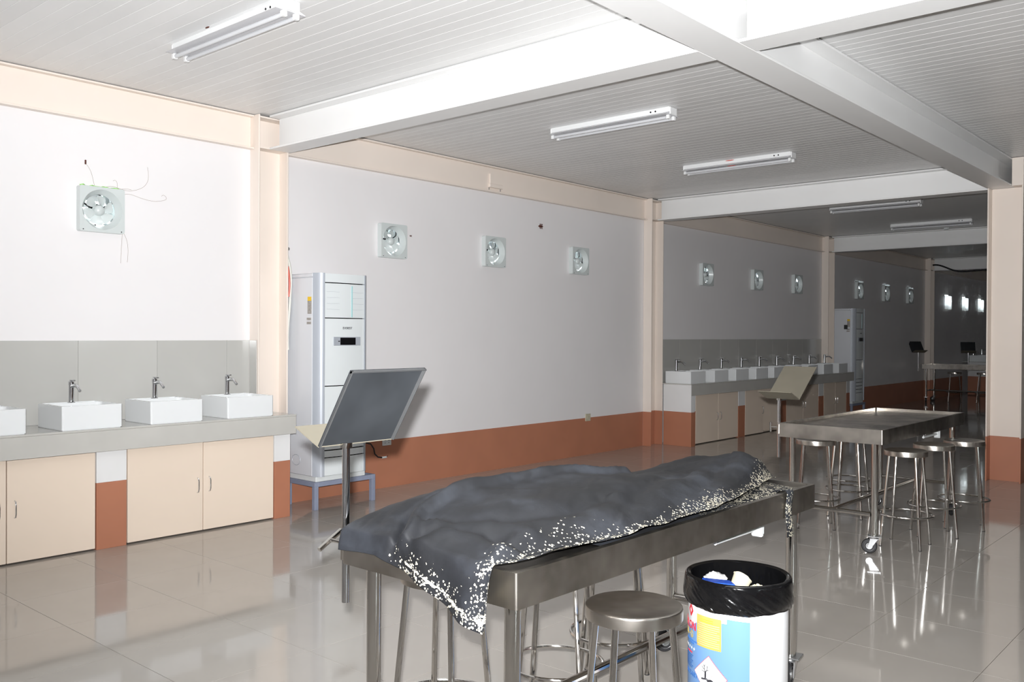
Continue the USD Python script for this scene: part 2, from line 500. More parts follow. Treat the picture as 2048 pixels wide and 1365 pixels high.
for k, y in enumerate(ROWS):
    place = ("between the near basin counter and the air conditioner", "between the plain near bay and the second basin counter", "at the end of the second basin counter", "far back behind the dark table", "at the very back of the hall")[k]
    c = thing("wall_column", f"cream H-section steel column on the left wall {place}", "column", kind="structure")
    obj("shaft", h_column(WX + 0.0015, -6.55, y, y + 0.295, 0.46, ZC - 0.004, "y"), "cream", c, smooth=False)
    obj("painted_base", h_column(WX + 0.0015, -6.55, y, y + 0.295, 0.0, 0.46, "y"), "dado", c, smooth=False, label="terracotta painted foot")
    if k < 4:
        for zz in (ZB + 0.004, ZC - 0.03):
            obj("stiffener", box(WX + 0.014, -6.552, y + 0.015, y + 0.28, zz, zz + 0.012), "cream", c, smooth=False)
ends = [Y0] + [v for y in ROWS for v in (y - 0.001, y + 0.297)] + [Y1]
for k in range(0, len(ends), 2):
    a, b = ends[k], ends[k + 1]
    name = ("above the near basin counter", "above the air conditioner", "above the second basin counter", "in the dark fourth bay", "in the dark fifth bay", "in the last bay")[k // 2]
    m = cat([box(WX, WX + 0.062, a, b, ZB, ZB + 0.014, 0.002), box(WX, WX + 0.062, a, b, ZC - 0.020, ZC - 0.006, 0.002), box(WX, WX + 0.010, a, b, ZB + 0.014, ZC - 0.020)])
    keys(obj("wall_beam", m, "cream", smooth=False), f"cream steel beam along the top of the left wall {name}", "beam", kind="structure")
WB = 0.205
for k, y in enumerate(ROWS):
    yc = y + 0.195 if k == 0 else y + 0.215
    for s, (a, b) in enumerate(((-6.535, XB - 0.1185), (XB + 0.1185, RX))):
        m = ibeam("x", a, b, yc, WB, ZB, ZC - 0.005)
        side = "left of the long beam" if s == 0 else "right of the long beam"
        keys(obj("cross_beam", m, "beam", smooth=False), f"{ORD[k]} white cross beam from the camera, {side}", "beam", kind="structure")
keys(obj("long_beam", ibeam("y", Y0, Y1, XB, 0.235, ZB, ZC - 0.005), "beam", smooth=False), "white steel beam running the length of the hall under the ceiling", "beam", kind="structure")
c = thing("pillar", "cream freestanding H-section steel pillar with terracotta base at right", "column", kind="structure")
obj("shaft", h_column(-2.465, -2.135, 10.27, 10.55, 0.46, ZB - 0.002, "x"), "cream", c, smooth=False)
obj("painted_base", h_column(-2.465, -2.135, 10.27, 10.55, 0.0, 0.46, "x"), "dado", c, smooth=False, label="terracotta painted foot")
obj("cap_plate", [box(-2.24, -2.135, 10.272, 10.55, ZB + 0.0, ZC - 0.006)], "cream", c, smooth=False)

# ------------------------------------------------------------------ wash counters
XF = -6.12            # front edge of the worktops
XD = -6.20            # face of the piers


def counter(name_label, y0, y1, piers, near_end=False):
    c = thing("wash_counter", name_label, "counter", (0, 0, 0))
    yc = min((r - 0.002 for r in ROWS if r < y1 and r > y0), default=y1)
    obj("worktop", [box(WX + 0.001, XF, y0, yc, 0.826, 0.84, 0.002)] + ([box(-6.546, XF, yc + 0.0002, y1, 0.826, 0.84, 0.002)] if yc < y1 else []), "worktop", c, smooth=False)
    obj("apron", box(XF - 0.045, XF - 0.002, y0 + (0.012 if near_end else 0.0), y1 - 0.001, 0.683, 0.8255, 0.002), "worktop", c, smooth=False, label="tiled front band")
    for a, b in piers:
        obj("pier", box(-6.545, XD, a, b, 0.46, 0.683 - 0.0005, 0.001), "pierwhite", c, smooth=False)
        obj("pier_base", box(-6.545, XD, a, b, 0.0, 0.4595, 0.001), "dado", c, smooth=False)
    if near_end:
        obj("end_wall", [box(WX + 0.131, XF - 0.002, y0 + 0.001, y0 + 0.0115, 0.46, 0.8255, 0.0005), box(WX + 0.131, XF - 0.002, y0 + 0.0117, y0 + 0.10, 0.46, 0.682, 0.001)], "pierwhite", c, smooth=False)
        obj("end_wall_base", box(WX + 0.131, XF + 0.0, y0 + 0.001, y0 + 0.10, 0.0, 0.4595, 0.001), "dado", c, smooth=False)
    return c


def cabinet(y0, ym, y1, label, handles=(True, True), ajar=0.0):
    c = thing("vanity_cabinet", label, "cabinet", (XD - 0.02, (y0 + y1) / 2, 0))
    oy = (y0 + y1) / 2
    for k, (a, b) in enumerate(((y0, ym), (ym, y1))):
        a, b = a - oy + 0.003, b - oy - 0.003
        m = box(0.0, 0.019, a, b, 0.012, 0.675 - 0.004 * k, 0.0015)
        if ajar and k == 1:
            m.apply_translation((0, -b, 0))
            m.apply_transform(trimesh.transformations.rotation_matrix(ajar, [0, 0, 1]))
            m.apply_translation((0, b, 0))
        d = obj("door", m, "door", c, smooth=False)
        hy = (b - 0.045) if k == 0 else (a + 0.045)
        pts = [(0.019, hy, 0.30), (0.036, hy, 0.305), (0.044, hy, 0.325), (0.044, hy, 0.385), (0.036, hy, 0.405), (0.019, hy, 0.41)]
        hm = tube(pts, 0.0045, 8)
        if ajar and k == 1:
            hm.apply_translation((0, -b, 0))
            hm.apply_transform(trimesh.transformations.rotation_matrix(ajar, [0, 0, 1]))
            hm.apply_translation((0, b, 0))
        obj("handle", hm, "chrome", d)
    obj("carcass", [box(-0.40, -0.004, y0 - oy + 0.004, y0 - oy + 0.02, 0.012, 0.66), box(-0.40, -0.004, y1 - oy - 0.02, y1 - oy - 0.004, 0.012, 0.66), box(-0.40, -0.004, y0 - oy + 0.021, y1 - oy - 0.021, 0.012, 0.028)], "door", c, smooth=False)
    return c


counter("grey tiled wash counter at left with three whole basins on it", 1.0, 4.33, [(1.0, 1.2), (2.755, 2.965), (4.175, 4.325)])
counter("grey tiled wash counter in the dim third bay with nine basins in a row", 10.605, 16.42, [(10.73, 10.86), (12.10, 12.31), (13.50, 13.73), (15.02, 15.23), (16.27, 16.42)], True)
counter("short pale wash counter far back, seen behind the dark table", 25.5, 28.3, [(26.9, 27.1), (28.1, 28.3)], True)
cabinet(1.63, 2.185, 2.75, "peach cabinet doors at the left edge of the picture under the near counter")
cabinet(2.97, 3.552, 4.17, "peach two-door cabinet under the two right-hand basins of the near counter")
cabinet(10.865, 11.50, 12.095, "peach two-door cabinet nearest the white end of the second counter")
cabinet(12.315, 12.92, 13.495, "second peach cabinet of the dim counter, one door slightly ajar", ajar=-0.10)
cabinet(13.735, 14.38, 15.015, "third peach cabinet of the dim counter, behind the tan reading board")
cabinet(15.235, 15.75, 16.265, "last peach cabinet of the dim counter, beside the second air conditioner")


# ------------------------------------------------------------------ basins with their taps
def make_basin(label, loc, group):
    t = thing("washbasin", label, "washbasin", loc, 0, group)
    W, D, H = 0.405, 0.40, 0.162     # along y, along x, height; origin at the front left corner's floor, x towards the room
    body = rprism(D, W, 0.012, 0.004, H, 4)
    foot = rprism(D - 0.012, W - 0.012, 0.01, 0.0, 0.006, 4)
    bowl = m3.Manifold.batch_hull([rprism(0.275, 0.365, 0.03, H - 0.001, H + 0.02, 5).translate((0.045, 0, 0)), rprism(0.20, 0.26, 0.05, H - 0.115, H - 0.110, 5).translate((0.045, 0, 0))])
    deck = rprism(0.085, 0.365, 0.01, H - 0.006, H + 0.02, 4).translate((-0.145, 0, 0))
    b = (body + foot - bowl - deck)
    obj("basin", b.translate((-D / 2, W / 2, 0)), "ceramic", t, smooth=35)
    obj("drain", trimesh.creation.cylinder(0.022, 0.004, sections=20, transform=trimesh.transformations.translation_matrix((-D / 2 + 0.045, W / 2, H - 0.108))), "chrome", t)
    fx, fy, z = -0.345, W / 2, H - 0.006
    f = obj("tap", lathe([(0.001, z), (0.026, z), (0.026, z + 0.006), (0.019, z + 0.010), (0.0175, z + 0.02), (0.0175, z + 0.128), (0.019, z + 0.130), (0.019, z + 0.150), (0.014, z + 0.157), (0.001, z + 0.158)], 20).apply_translation((fx, fy, 0)), "chrome", t, smooth=35)
    a = np.linspace(0, 1, 12)
    sp = [(fx + 0.012 + 0.125 * s, fy, z + 0.120 + 0.010 * math.sin(s * PI) - 0.040 * max(0, s - 0.5) ** 1.6 * 1.9) for s in a]
    obj("spout", tube(sp, np.linspace(0.013, 0.010, 12), 12), "chrome", f, smooth=40)
    obj("lever", [box(fx - 0.014, fx + 0.052, fy - 0.008, fy + 0.008, z + 0.160, z + 0.166, 0.002), trimesh.creation.cylinder(0.008, 0.008, sections=12, transform=trimesh.transformations.translation_matrix((fx, fy, z + 0.157)))], "chrome", f, smooth=35)
    return t


XBAS = XF - 0.028
GB1, GB3 = "basins on the near counter", "basins on the dim second counter"
basin0 = make_basin("white square washbasin farthest right on the near counter, beside the column", (XBAS, 3.725, 0.8401), GB1)
dup(basin0, (XBAS, 3.115, 0.8401), 0, "white square washbasin second from the right on the near counter", GB1)
dup(basin0, (XBAS, 2.505, 0.8401), 0, "white square washbasin third from the right on the near counter, over the first brown pier", GB1)
dup(basin0, (XBAS, 1.880, 0.8401), 0, "white square washbasin cut off by the left edge of the picture", GB1)
NTH = ["nearest", "second", "third", "fourth", "fifth", "sixth", "seventh", "eighth", "last"]
for k, y in enumerate([10.64, 11.29, 11.92, 12.56, 13.17, 13.80, 14.45, 15.10, 15.77]):
    dup(basin0, (XBAS, y, 0.8401), 0, f"{NTH[k]} white washbasin of the nine on the dim second counter", GB3)
for k, y in enumerate((25.6, 26.4)):
    dup(basin0, (XBAS, y, 0.8401), 0, ("near", "far")[k] + " white washbasin on the short counter far back", "basins far back")


# ------------------------------------------------------------------ exhaust fans
def make_fan(label, loc, group):
    t = thing("exhaust_fan", label, "fan", loc, 0, group)
    S = 0.165
    plate = m3.Manifold.extrude(m3.CrossSection.square((2 * S - 0.03, 2 * S - 0.03), True).offset(0.015, m3.JoinType.Round, 2.0, 16), 0.058)
    cone = m3.Manifold.cylinder(0.06, 0.116, 0.148, 48).translate((0, 0, -0.001))
    plate = (plate - cone)
    rot = lambda m: trimesh.Trimesh(np.asarray(m.vertices)[:, [2, 0, 1]], m.faces, process=False)
    obj("frame_plate", rot(tm(plate)), "fan", t, smooth=30)
    duct = tm(m3.Manifold.cylinder(0.10, 0.120, 0.120, 48).translate((0, 0, -0.10)) - m3.Manifold.cylinder(0.12, 0.116, 0.116, 48).translate((0, 0, -0.11)))
    obj("duct", rot(duct), "chrome", t, smooth=30)
    hub = lathe([(0.001, 0.030), (0.022, 0.027), (0.035, 0.016), (0.041, 0.002), (0.041, -0.03), (0.001, -0.03)], 28, "x")
    obj("hub", hub, "fan", t, smooth=45)
    for k in range(6):
        a0 = k * PI / 3 + 0.25
        P = np.zeros((7, 7, 3))
        for i, r in enumerate(np.linspace(0.040, 0.108, 7)):
            wdt = math.radians(25 + 4 * math.sin(i / 6 * PI)) * (0.92 if i < 6 else 0.72)
            for j, s in enumerate(np.linspace(-1, 1, 7)):
                a = a0 + s * wdt + 0.10 * i / 6
                P[i, j] = (-0.006 + 0.016 * s + 0.004 * s * s, r * math.cos(a), r * math.sin(a))
        obj("blade", slab(P, 0.0022), "fan", t, smooth=50)
    obj("motor", lathe([(0.001, -0.031), (0.045, -0.031), (0.05, -0.04), (0.05, -0.085), (0.001, -0.09)], 24, "x"), "black", t, smooth=40)
    for k in range(3):
        a = k * 2 * PI / 3 + 2.6
        obj("strut", tube([(-0.06, 0.045 * math.cos(a), 0.045 * math.sin(a)), (-0.06, 0.117 * math.cos(a), 0.117 * math.sin(a))], 0.006, 6), "black", t)
    for k in range(5):
        z = -0.105 + k * 0.053
        h = 0.132
        obj("louvre", hull([(-0.144, -h, z + 0.026), (-0.142, -h, z + 0.026), (-0.126, -h, z - 0.025), (-0.124, -h, z - 0.025), (-0.144, h, z + 0.026), (-0.142, h, z + 0.026), (-0.126, h, z - 0.025), (-0.124, h, z - 0.025)]), "fan", t, smooth=False)
    for sz in (-1, 1):
        obj("screw", screw((0.0585, 0.140 * sz, -0.152)), "black", t)
    return t


GF = ["", "fans in the second bay above the air conditioner", "fans in the dim third bay", "fans in the dark fourth bay"]
fan0 = make_fan("square white exhaust fan alone over the near counter, with dried vines round it", (WX, FAN_Y[0], FAN_Z), None)
POS3 = ("nearest", "middle", "farthest")
for k in range(1, 10):
    b, j = 1 + (k - 1) // 3, (k - 1) % 3
    where = ("of the three on the wall right of the air conditioner", "of the three above the dim second counter", "of the three dark ones with a bright top slit")[b - 1]
    dup(fan0, (WX, FAN_Y[k], FAN_Z), 0, f"{POS3[j]} square exhaust fan {where}", GF[b])
for k in range(7, 10):
    s = obj("daylight_slit", box(WX - 0.004, WX + 0.056, FAN_Y[k] - 0.165, FAN_Y[k] + 0.165, FAN_Z + 0.166, FAN_Z + 0.196, 0.002), "frost", smooth=False)
    keys(s, f"bright strip of daylight on top of the {POS3[k - 7]} dark fan", "daylight strip", "daylight strips over the dark fans")
for k in range(10, 13):
    t = thing("wall_vent", f"{POS3[k - 10]} bright white vent of the three in the dark far bay", "vent", (WX, FAN_Y[k], FAN_Z - 0.06), 0, "bright vents in the far bay")
    S = 0.165
    obj("vent_panel", box(-0.01, 0.075, -S + 0.02, S + 0.02, -S, S, 0.004), "frost", t, smooth=False)

# ------------------------------------------------------------------ air conditioners on their stands
def make_ac(label, loc):
    """Origin at its back near corner on the stand: x to the room, y along the wall, z up."""
    t = thing("air_conditioner", label, "air conditioner", loc)
    D, W, H = 0.44, 0.56, 1.77
    obj("cabinet", [box(0.0, D - 0.055, 0.0, W, 0.045, H - 0.035, 0.006), box(0.0, D - 0.055, 0.0, W, H - 0.034, H, 0.008)], "acbody", t, smooth=False)
    obj("plinth", box(0.02, D - 0.02, 0.015, W - 0.015, 0.0, 0.044, 0.004), "plastic", t, smooth=False)
    for a, b, s in ((0.0, 0.072, -1), (W - 0.05, W, 1)):
        prof = []
        n = 7
        for i in range(n):
            u = i / (n - 1)
            prof.append((D - 0.054 + (0.074 if s < 0 else 0.068) * math.sin(u * PI / 2) ** 0.8, (a + (b - a) * u) if s < 0 else (b - (b - a) * u)))
        pts = [(x, y, z) for x, y in prof for z in (0.045, H + 0.002)] + [(D - 0.054, y, z) for y in (a, b) for z in (0.045, H + 0.002)]
        obj("silver_trim", hull(pts), "actrim", t, smooth=40, label="curved silver corner trim")
    fx = D + 0.004
    ya, yb = 0.074, W - 0.052

    def panel(z0, z1, x=fx):
        P = np.zeros((2, 9, 3))
        for j, s in enumerate(np.linspace(0, 1, 9)):
            bulge = 0.014 * math.sin(s * PI)
            for i, z in enumerate((z0, z1)):
                P[i, j] = (x + bulge, ya + (yb - ya) * s, z)
        return slab(P, 0.02)

    obj("top_cap", panel(H - 0.075, H + 0.0), "acfront", t, smooth=30)
    o = obj("outlet_panel", panel(H - 0.375, H - 0.083), "acfront", t, smooth=30)
    obj("aqua_strip", box(fx + 0.0125, fx + 0.0165, 0.355, 0.366, H - 0.37, H - 0.10), "aqua", o, smooth=False, label="pale aqua stripe")
    for k in range(4):
        obj("outlet_line", box(fx + 0.0095, fx + 0.0125, ya + 0.02, yb - 0.02, H - 0.155 - 0.05 * k, H - 0.1535 - 0.05 * k), "actrim", o, smooth=False)
    u = obj("upper_panel", panel(H - 0.955, H - 0.383), "acfront", t, smooth=30)
    logo = meshkit.text_mesh("EVEREST", 0.017, 0.0015, True)
    logo.vertices = np.c_[np.full(len(logo.vertices), fx + 0.0135) + logo.vertices[:, 2], logo.vertices[:, 0] + 0.262, logo.vertices[:, 1] + H - 0.472]
    obj("lettering", logo, "darkprint", u, smooth=False)
    d = obj("control_panel", box(fx + 0.008, fx + 0.0165, 0.165, 0.455, H - 0.615, H - 0.54, 0.002), "actrim", u, smooth=False)
    obj("display", box(fx + 0.0155, fx + 0.0185, 0.235, 0.400, H - 0.608, H - 0.547, 0.001), "screen", t, smooth=False)
    obj("button", box(fx + 0.0155, fx + 0.0185, 0.213, 0.229, H - 0.582, H - 0.573), "darkprint", t, smooth=False)
    obj("lower_panel", panel(0.46, H - 0.963), "acfront", t, smooth=30)
    for k in range(4):
        z0 = 0.205 + 0.064 * k
        P = panel(z0, z0 + 0.054, fx - 0.002)
        obj("intake_louvre", P, "acfront", t, smooth=30)
    obj("base_panel", panel(0.05, 0.197), "acfront", t, smooth=30)
    obj("shadow_gap", box(D - 0.03, fx - 0.022, ya, yb, 0.05, H - 0.01), "black", t, smooth=False)
    for s in (0,):
        st = obj("energy_sticker", box(D - 0.125, D - 0.070, -0.0012, 0.0, H - 0.345, H - 0.225), "greyprint", t, smooth=False)
        obj("sticker_head", box(D - 0.123, D - 0.072, -0.0018, -0.0004, H - 0.235, H - 0.200, 0.0), "yellow", st, smooth=False)
        obj("serial_label", [box(D - 0.135, D - 0.075, -0.0012, 0.0, H - 0.40 - 0.033 * k, H - 0.378 - 0.033 * k) for k in range(2)], "greyprint", t, smooth=False)
    obj("pipe_knockout", ring((0, 0, 0), 0.045, 0.0025, 28, 6).apply_transform(np.array([[1.3, 0, 0, 0.16], [0, 0, 1, -0.001], [0, 1, 0, 0.17], [0, 0, 0, 1.0]])), "actrim", t)
    return t


def make_stand(label, loc):
    t = thing("metal_stand", label, "stand", loc)
    W, D, H = 0.66, 0.42, 0.235
    s = 0.04
    rails = [box(0, D, 0, s, H - s, H, 0.002), box(0, D, W - s, W, H - s, H, 0.002), box(0, s, s, W - s, H - s, H, 0.002), box(D - s, D, s, W - s, H - s, H, 0.002)]
    obj("top_frame", rails, "standblue", t, smooth=False)
    for x in (0, D - s):
        for y in (0, W - s):
            obj("leg", box(x, x + s, y, y + s, 0, H - s, 0.002), "standblue", t, smooth=False)
    return t


st0 = make_stand("blue-grey steel stand under the tall white air conditioner", (-6.66, 4.60, 0))
ac0 = make_ac("tall white floor air conditioner with silver trim beside the near column", (-6.665, 4.60, 0.236))
dup(st0, (-6.66, 16.66, 0), 0, "dark steel stand under the second air conditioner in the dark bay")
dup(ac0, (-6.665, 16.66, 0.236), 0, "dim tall air conditioner beyond the second basin counter")
# remote clip hanging on the dim one's side face, as the photo shows a small dark box there
keys(obj("switch_box", box(-6.40, -6.34, 16.640, 16.659, 1.62, 1.70, 0.003), "black", smooth=False), "small dark box on the side of the second air conditioner", "box")

# pale hose and red pipe looping out from behind the near column
t = thing("pipe_bundle", "pale hose and red pipe looping down between the near column and the air conditioner", "pipe", (-6.60, 4.5685, 1.55))
obj("hose", tube(smoothline([(0.0, -0.018, 0.66), (0.012, -0.008, 0.61), (0.028, 0.006, 0.52), (0.036, 0.012, 0.42), (0.034, 0.010, 0.32), (0.030, 0.006, 0.20), (0.020, 0.0, 0.05), (0.015, 0.0, -0.2)]), 0.011, 10), "hose", t)
obj("red_pipe", tube(smoothline([(0.040, -0.022, 0.52), (0.050, -0.015, 0.43), (0.052, -0.013, 0.36), (0.045, -0.018, 0.26)]), 0.008, 10), "redpaint", t, label="red pipe")
obj("hook", tube([(-0.02, 0.0, 0.675), (0.012, 0.002, 0.675)], 0.014, 12), "zinc", t)

# ------------------------------------------------------------------ wall small things
t = thing("wall_socket", "white wall socket on the dado beside the air conditioner", "socket", (WX + 0.003, 5.765, 0.445))
obj("plate", box(0, 0.010, -0.055, 0.055, -0.035, 0.035, 0.002), "plastic", t, smooth=False)
for y in (-0.025, 0.022):
    for z in (-0.010, 0.012):
        obj("slot", box(0.0095, 0.0112, y - 0.003, y + 0.003, z - 0.004, z + 0.004), "black", t, smooth=False)
t = thing("wall_socket", "small beige wall plate on the top edge of the dado mid wall", "socket", (WX + 0.003, 9.04, 0.465))
obj("plate", box(0, 0.012, -0.05, 0.05, -0.045, 0.045, 0.002), "trashcream", t, smooth=False)
obj("rocker", box(0.011, 0.014, -0.02, 0.02, -0.02, 0.02, 0.001), "trashcream", t, smooth=False)
t = thing("power_cord", "black loose power cord with pale connector hanging beside the air conditioner", "cord", (0, 0, 0))
obj("cord", tube([(-6.64, 5.35, 0.50), (-6.62, 5.52, 0.45), (-6.64, 5.575, 0.40), (-6.655, 5.60, 0.345), (-6.655, 5.64, 0.310), (-6.655, 5.69, 0.300)], 0.007, 8), "rubber", t)
obj("connector", tube([(-6.655, 5.69, 0.300), (-6.655, 5.745, 0.300)], 0.010, 8), "plastic", t, label="pale connector")
obj("wire_end", tube([(-6.655, 5.745, 0.300), (-6.655, 5.765, 0.310)], 0.003, 6), "rubber", t)
t = thing("conduit_fitting", "cream T-shaped conduit fitting on the wall beam above the exhaust fans", "fitting", (WX + 0.0105, 7.29, 3.125))
obj("box_body", box(0, 0.03, -0.10, 0.11, -0.03, 0.012, 0.003), "cream", t, smooth=False)
obj("riser", box(0, 0.02, -0.085, -0.055, 0.012, 0.12, 0.002), "cream", t, smooth=False)
obj("clip", [box(0, 0.012, -0.095, -0.088, -0.055, -0.031), box(0, 0.012, 0.088, 0.095, -0.055, -0.031)], "greyprint", t, smooth=False)


def bug(label, loc, s, n=4):
    t = thing("insect", label, "insect", loc)
    body = trimesh.creation.icosphere(2, 1.0)
    body.apply_scale((0.25 * s, s, 0.3 * s))
    obj("body", body, "insect", t, smooth=True)
    for k in range(n):
        for sd in (-1, 1):
            y = (k / max(n - 1, 1) - 0.5) * s
            obj("leg", tube([(0, y, 0), (0.002, y + 0.2 * s, sd * 0.7 * s)], 0.08 * s, 5), "insect", t)


bug("reddish brown insect on the white wall above the farthest lit fan", (WX + 0.005, 8.10, 2.755), 0.042)
bug("tiny dark insect on the wall just right of the first fan by the air conditioner", (WX + 0.003, 6.07, 2.47), 0.016, 2)

t = thing("dried_vine", "thin dried vine strands creeping on the wall round the lone near fan", "vine", (WX, 2.984, 2.395))
V = lambda pts: [(0.006, y, z) for y, z in pts]


for pts in ([(0.05, 0.178), (0.12, 0.185), (0.20, 0.17), (0.28, 0.185), (0.345, 0.225), (0.37, 0.27), (0.372, 0.33), (0.366, 0.37)],
            [(0.09, 0.170), (0.14, 0.172), (0.20, 0.182), (0.24, 0.180)],
            [(0.167, 0.13), (0.23, 0.145), (0.30, 0.130), (0.40, 0.115), (0.48, 0.125), (0.52, 0.15), (0.51, 0.165), (0.48, 0.16)],
            [(-0.10, 0.33), (-0.065, 0.28), (-0.045, 0.21), (-0.035, 0.17)],
            [(0.168, 0.02), (0.172, -0.10), (0.165, -0.25), (0.16, -0.38)],
            [(0.170, -0.14), (0.20, -0.19), (0.215, -0.28), (0.21, -0.37)],
            [(0.12, 0.17), (0.13, 0.22), (0.12, 0.235), (0.10, 0.23)]):
    obj("strand", tube(smoothline(V(pts)), 0.0013, 5), "vine", t)
obj("seed_pod", box(0.002, 0.010, -0.108, -0.096, 0.325, 0.358, 0.003), "insect", t)
P = [(0.02 + 0.01 * math.sin(k * 2.1), -0.15 + 0.3 * k / 14, 0.170 + 0.004 * math.sin(k * 1.7)) for k in range(15)]
obj("moss_strip", tube(P, 0.004 + 0.0025 * np.sin(np.arange(15) * 1.3) ** 2, 6), "moss", t, label="green mossy fringe on top of the fan")

# ------------------------------------------------------------------ ceiling lights
def make_light(label, loc, group, n_tubes=2):
    """Origin at the ceiling, middle of the fixture; runs along x."""
    t = thing("fluorescent_light", label, "ceiling light", loc, 0, group)
    L = 0.605
    obj("channel", hull([(x, y, z) for x in (-L, L) for y, z in ((-0.050, 0.0), (0.050, 0.0), (-0.046, -0.0395), (0.046, -0.0395))]), "fixture", t, smooth=False)
    obj("reflector", hull([(x, y, z) for x in (-L + 0.005, L - 0.005) for y, z in ((-0.044, -0.040), (0.044, -0.040), (-0.098, -0.060), (0.098, -0.060), (-0.098, -0.062), (0.098, -0.062))]), "reflector", t, smooth=False)
    for s in (-1, 1):
        for y in (-0.04, 0.04):
            h = obj("lamp_holder", [box(s * (L - 0.028), s * L, y - 0.016, y + 0.016, -0.096, -0.0625, 0.004)], "fixture", t, smooth=False)
        obj("end_cap", box(s * L, s * (L + 0.012), -0.05, 0.05, -0.060, -0.002, 0.003), "fixture", t, smooth=False)
    for y in (-0.04, 0.04):
        tb = obj("tube_lamp", tube([(-L + 0.03, y, -0.081), (L - 0.03, y, -0.081)], 0.013, 14), "tube", t)
    for x in (0.43, 0.475):
        obj("screw_hole", screw((x, -0.0485, -0.020), 1, 0.007, 0.004), "black", t)
    return t


ZL = ZC - 0.0005
l0 = make_light("near white twin-tube fluorescent light at the top left of the ceiling", (-4.80, 2.925, ZL), "fluorescent lights")
dup(l0, (-4.43, 6.30, ZL), 0, "fluorescent light nearer the camera of the two in the second bay", "fluorescent lights")
dup(l0, (-4.44, 8.60, ZL), 0, "second bay fluorescent light with a red smear, nearer the far cross beam", "fluorescent lights")
dup(l0, (-4.44, 12.62, ZL), 0, "dim fluorescent light just past the second cross beam", "fluorescent lights")
dup(l0, (-4.48, 15.25, ZL), 0, "dim fluorescent light beside the smoke detector in the third bay", "fluorescent lights")
for loc, lab, mt in (((-4.50, 8.6 - 0.0500, ZL - 0.008), "small red stain on top of the second bay light", "redpaint"), ((-4.49, 8.6 - 0.030, ZL - 0.0622), "small red stain under the second bay light", "redpaint"), ((-4.95, 2.925 - 0.070, ZL - 0.001), "dark gecko-like mark beside the near ceiling light", "insect")):
    m = trimesh.creation.icosphere(2, 1.0)
    m.apply_scale((0.05 if mt == "redpaint" else 0.022, 0.006, 0.004))
    x = thing("stain", lab, "stain", loc)
    obj("mark", m, mt, x, smooth=True)
t = thing("smoke_detector", "small white smoke detector on the ceiling before the third cross beam", "smoke detector", (-4.50, 16.15, ZC))
obj("base", lathe([(0.001, -0.001), (0.055, -0.001), (0.055, -0.012), (0.001, -0.012)], 24), "plastic", t)
obj("dome", lathe([(0.048, -0.013), (0.042, -0.035), (0.02, -0.045), (0.001, -0.046)], 24), "plastic", t, smooth=50)
t = thing("cable", "dark cable slung along the fourth cross beam far back", "cable", (0, 0, 0))
obj("cable_run", tube(smoothline([(-6.5, 22.30, 3.16), (-6.3, 22.30, 3.13), (-6.05, 22.36, 3.02), (-5.6, 22.40, 3.005), (-5.0, 22.42, 3.008), (-4.2, 22.42, 3.012), (-3.0, 22.42, 3.012)]), 0.018, 8), "rubber", t)

# ------------------------------------------------------------------ dissection tables
TW, TL, TZ = 0.742, 1.96, 0.86


def caster(parent, x, y, ang):
    """Swivel caster under a leg at (x, y): top at z = 0.125."""
    c = obj("caster", [box(-0.045, 0.045, -0.045, 0.045, 0.118, 0.124, 0.002), trimesh.creation.cylinder(0.022, 0.012, sections=16, transform=trimesh.transformations.translation_matrix((0, 0, 0.112)))], "zinc", parent, smooth=False)
    R = trimesh.transformations.rotation_matrix(ang, [0, 0, 1])
    R[0, 3], R[1, 3] = x, y
    off = -0.032

    def put(m):
        return m.apply_transform(R)
    pts = np.array(UsdGeom.Mesh(c).GetPointsAttr().Get())
    pts = (np.c_[pts, np.ones(len(pts))] @ R.T)[:, :3]
    UsdGeom.Mesh(c).GetPointsAttr().Set(Vt.Vec3fArray.FromNumpy(pts.astype(np.float32)))
    fk = [hull([(dx + o, s * 0.021 + e, z) for (dx, o, z) in ((-0.026, 0, 0.106), (0.026, 0, 0.106), (off - 0.010, 0, 0.040), (off + 0.012, 0, 0.040)) for e in (0, 0.003 * s)]) for s in (-1, 1)]
    fk.append(box(-0.03, 0.03, -0.024, 0.024, 0.102, 0.107, 0.001))
    obj("fork", put(cat(fk)), "zinc", c, smooth=False)
    prof = [(0.022, -0.014), (0.036, -0.015), (0.046, -0.014), (0.0505, -0.008), (0.0515, 0.0), (0.0505, 0.008), (0.046, 0.014), (0.036, 0.015), (0.022, 0.014)]
    w = lathe(prof, 32)
    w.vertices = w.vertices[:, [0, 2, 1]] + np.array([off, 0, 0.0516])
    w.invert()
    obj("tyre", put(w), "rubber", c, smooth=40, label="black rubber tyre")
    hb = cat([lathe([(0.001, -0.0165), (0.012, -0.0165), (0.014, -0.012), (0.030, -0.013), (0.034, -0.016), (0.034, 0.016), (0.030, 0.013), (0.014, 0.012), (0.012, 0.0165), (0.001, 0.0165)], 28)])
    hb.vertices = hb.vertices[:, [0, 2, 1]] + np.array([off, 0, 0.0516])
    hb.invert()
    obj("wheel_hub", put(hb), "zinc", c, smooth=30)


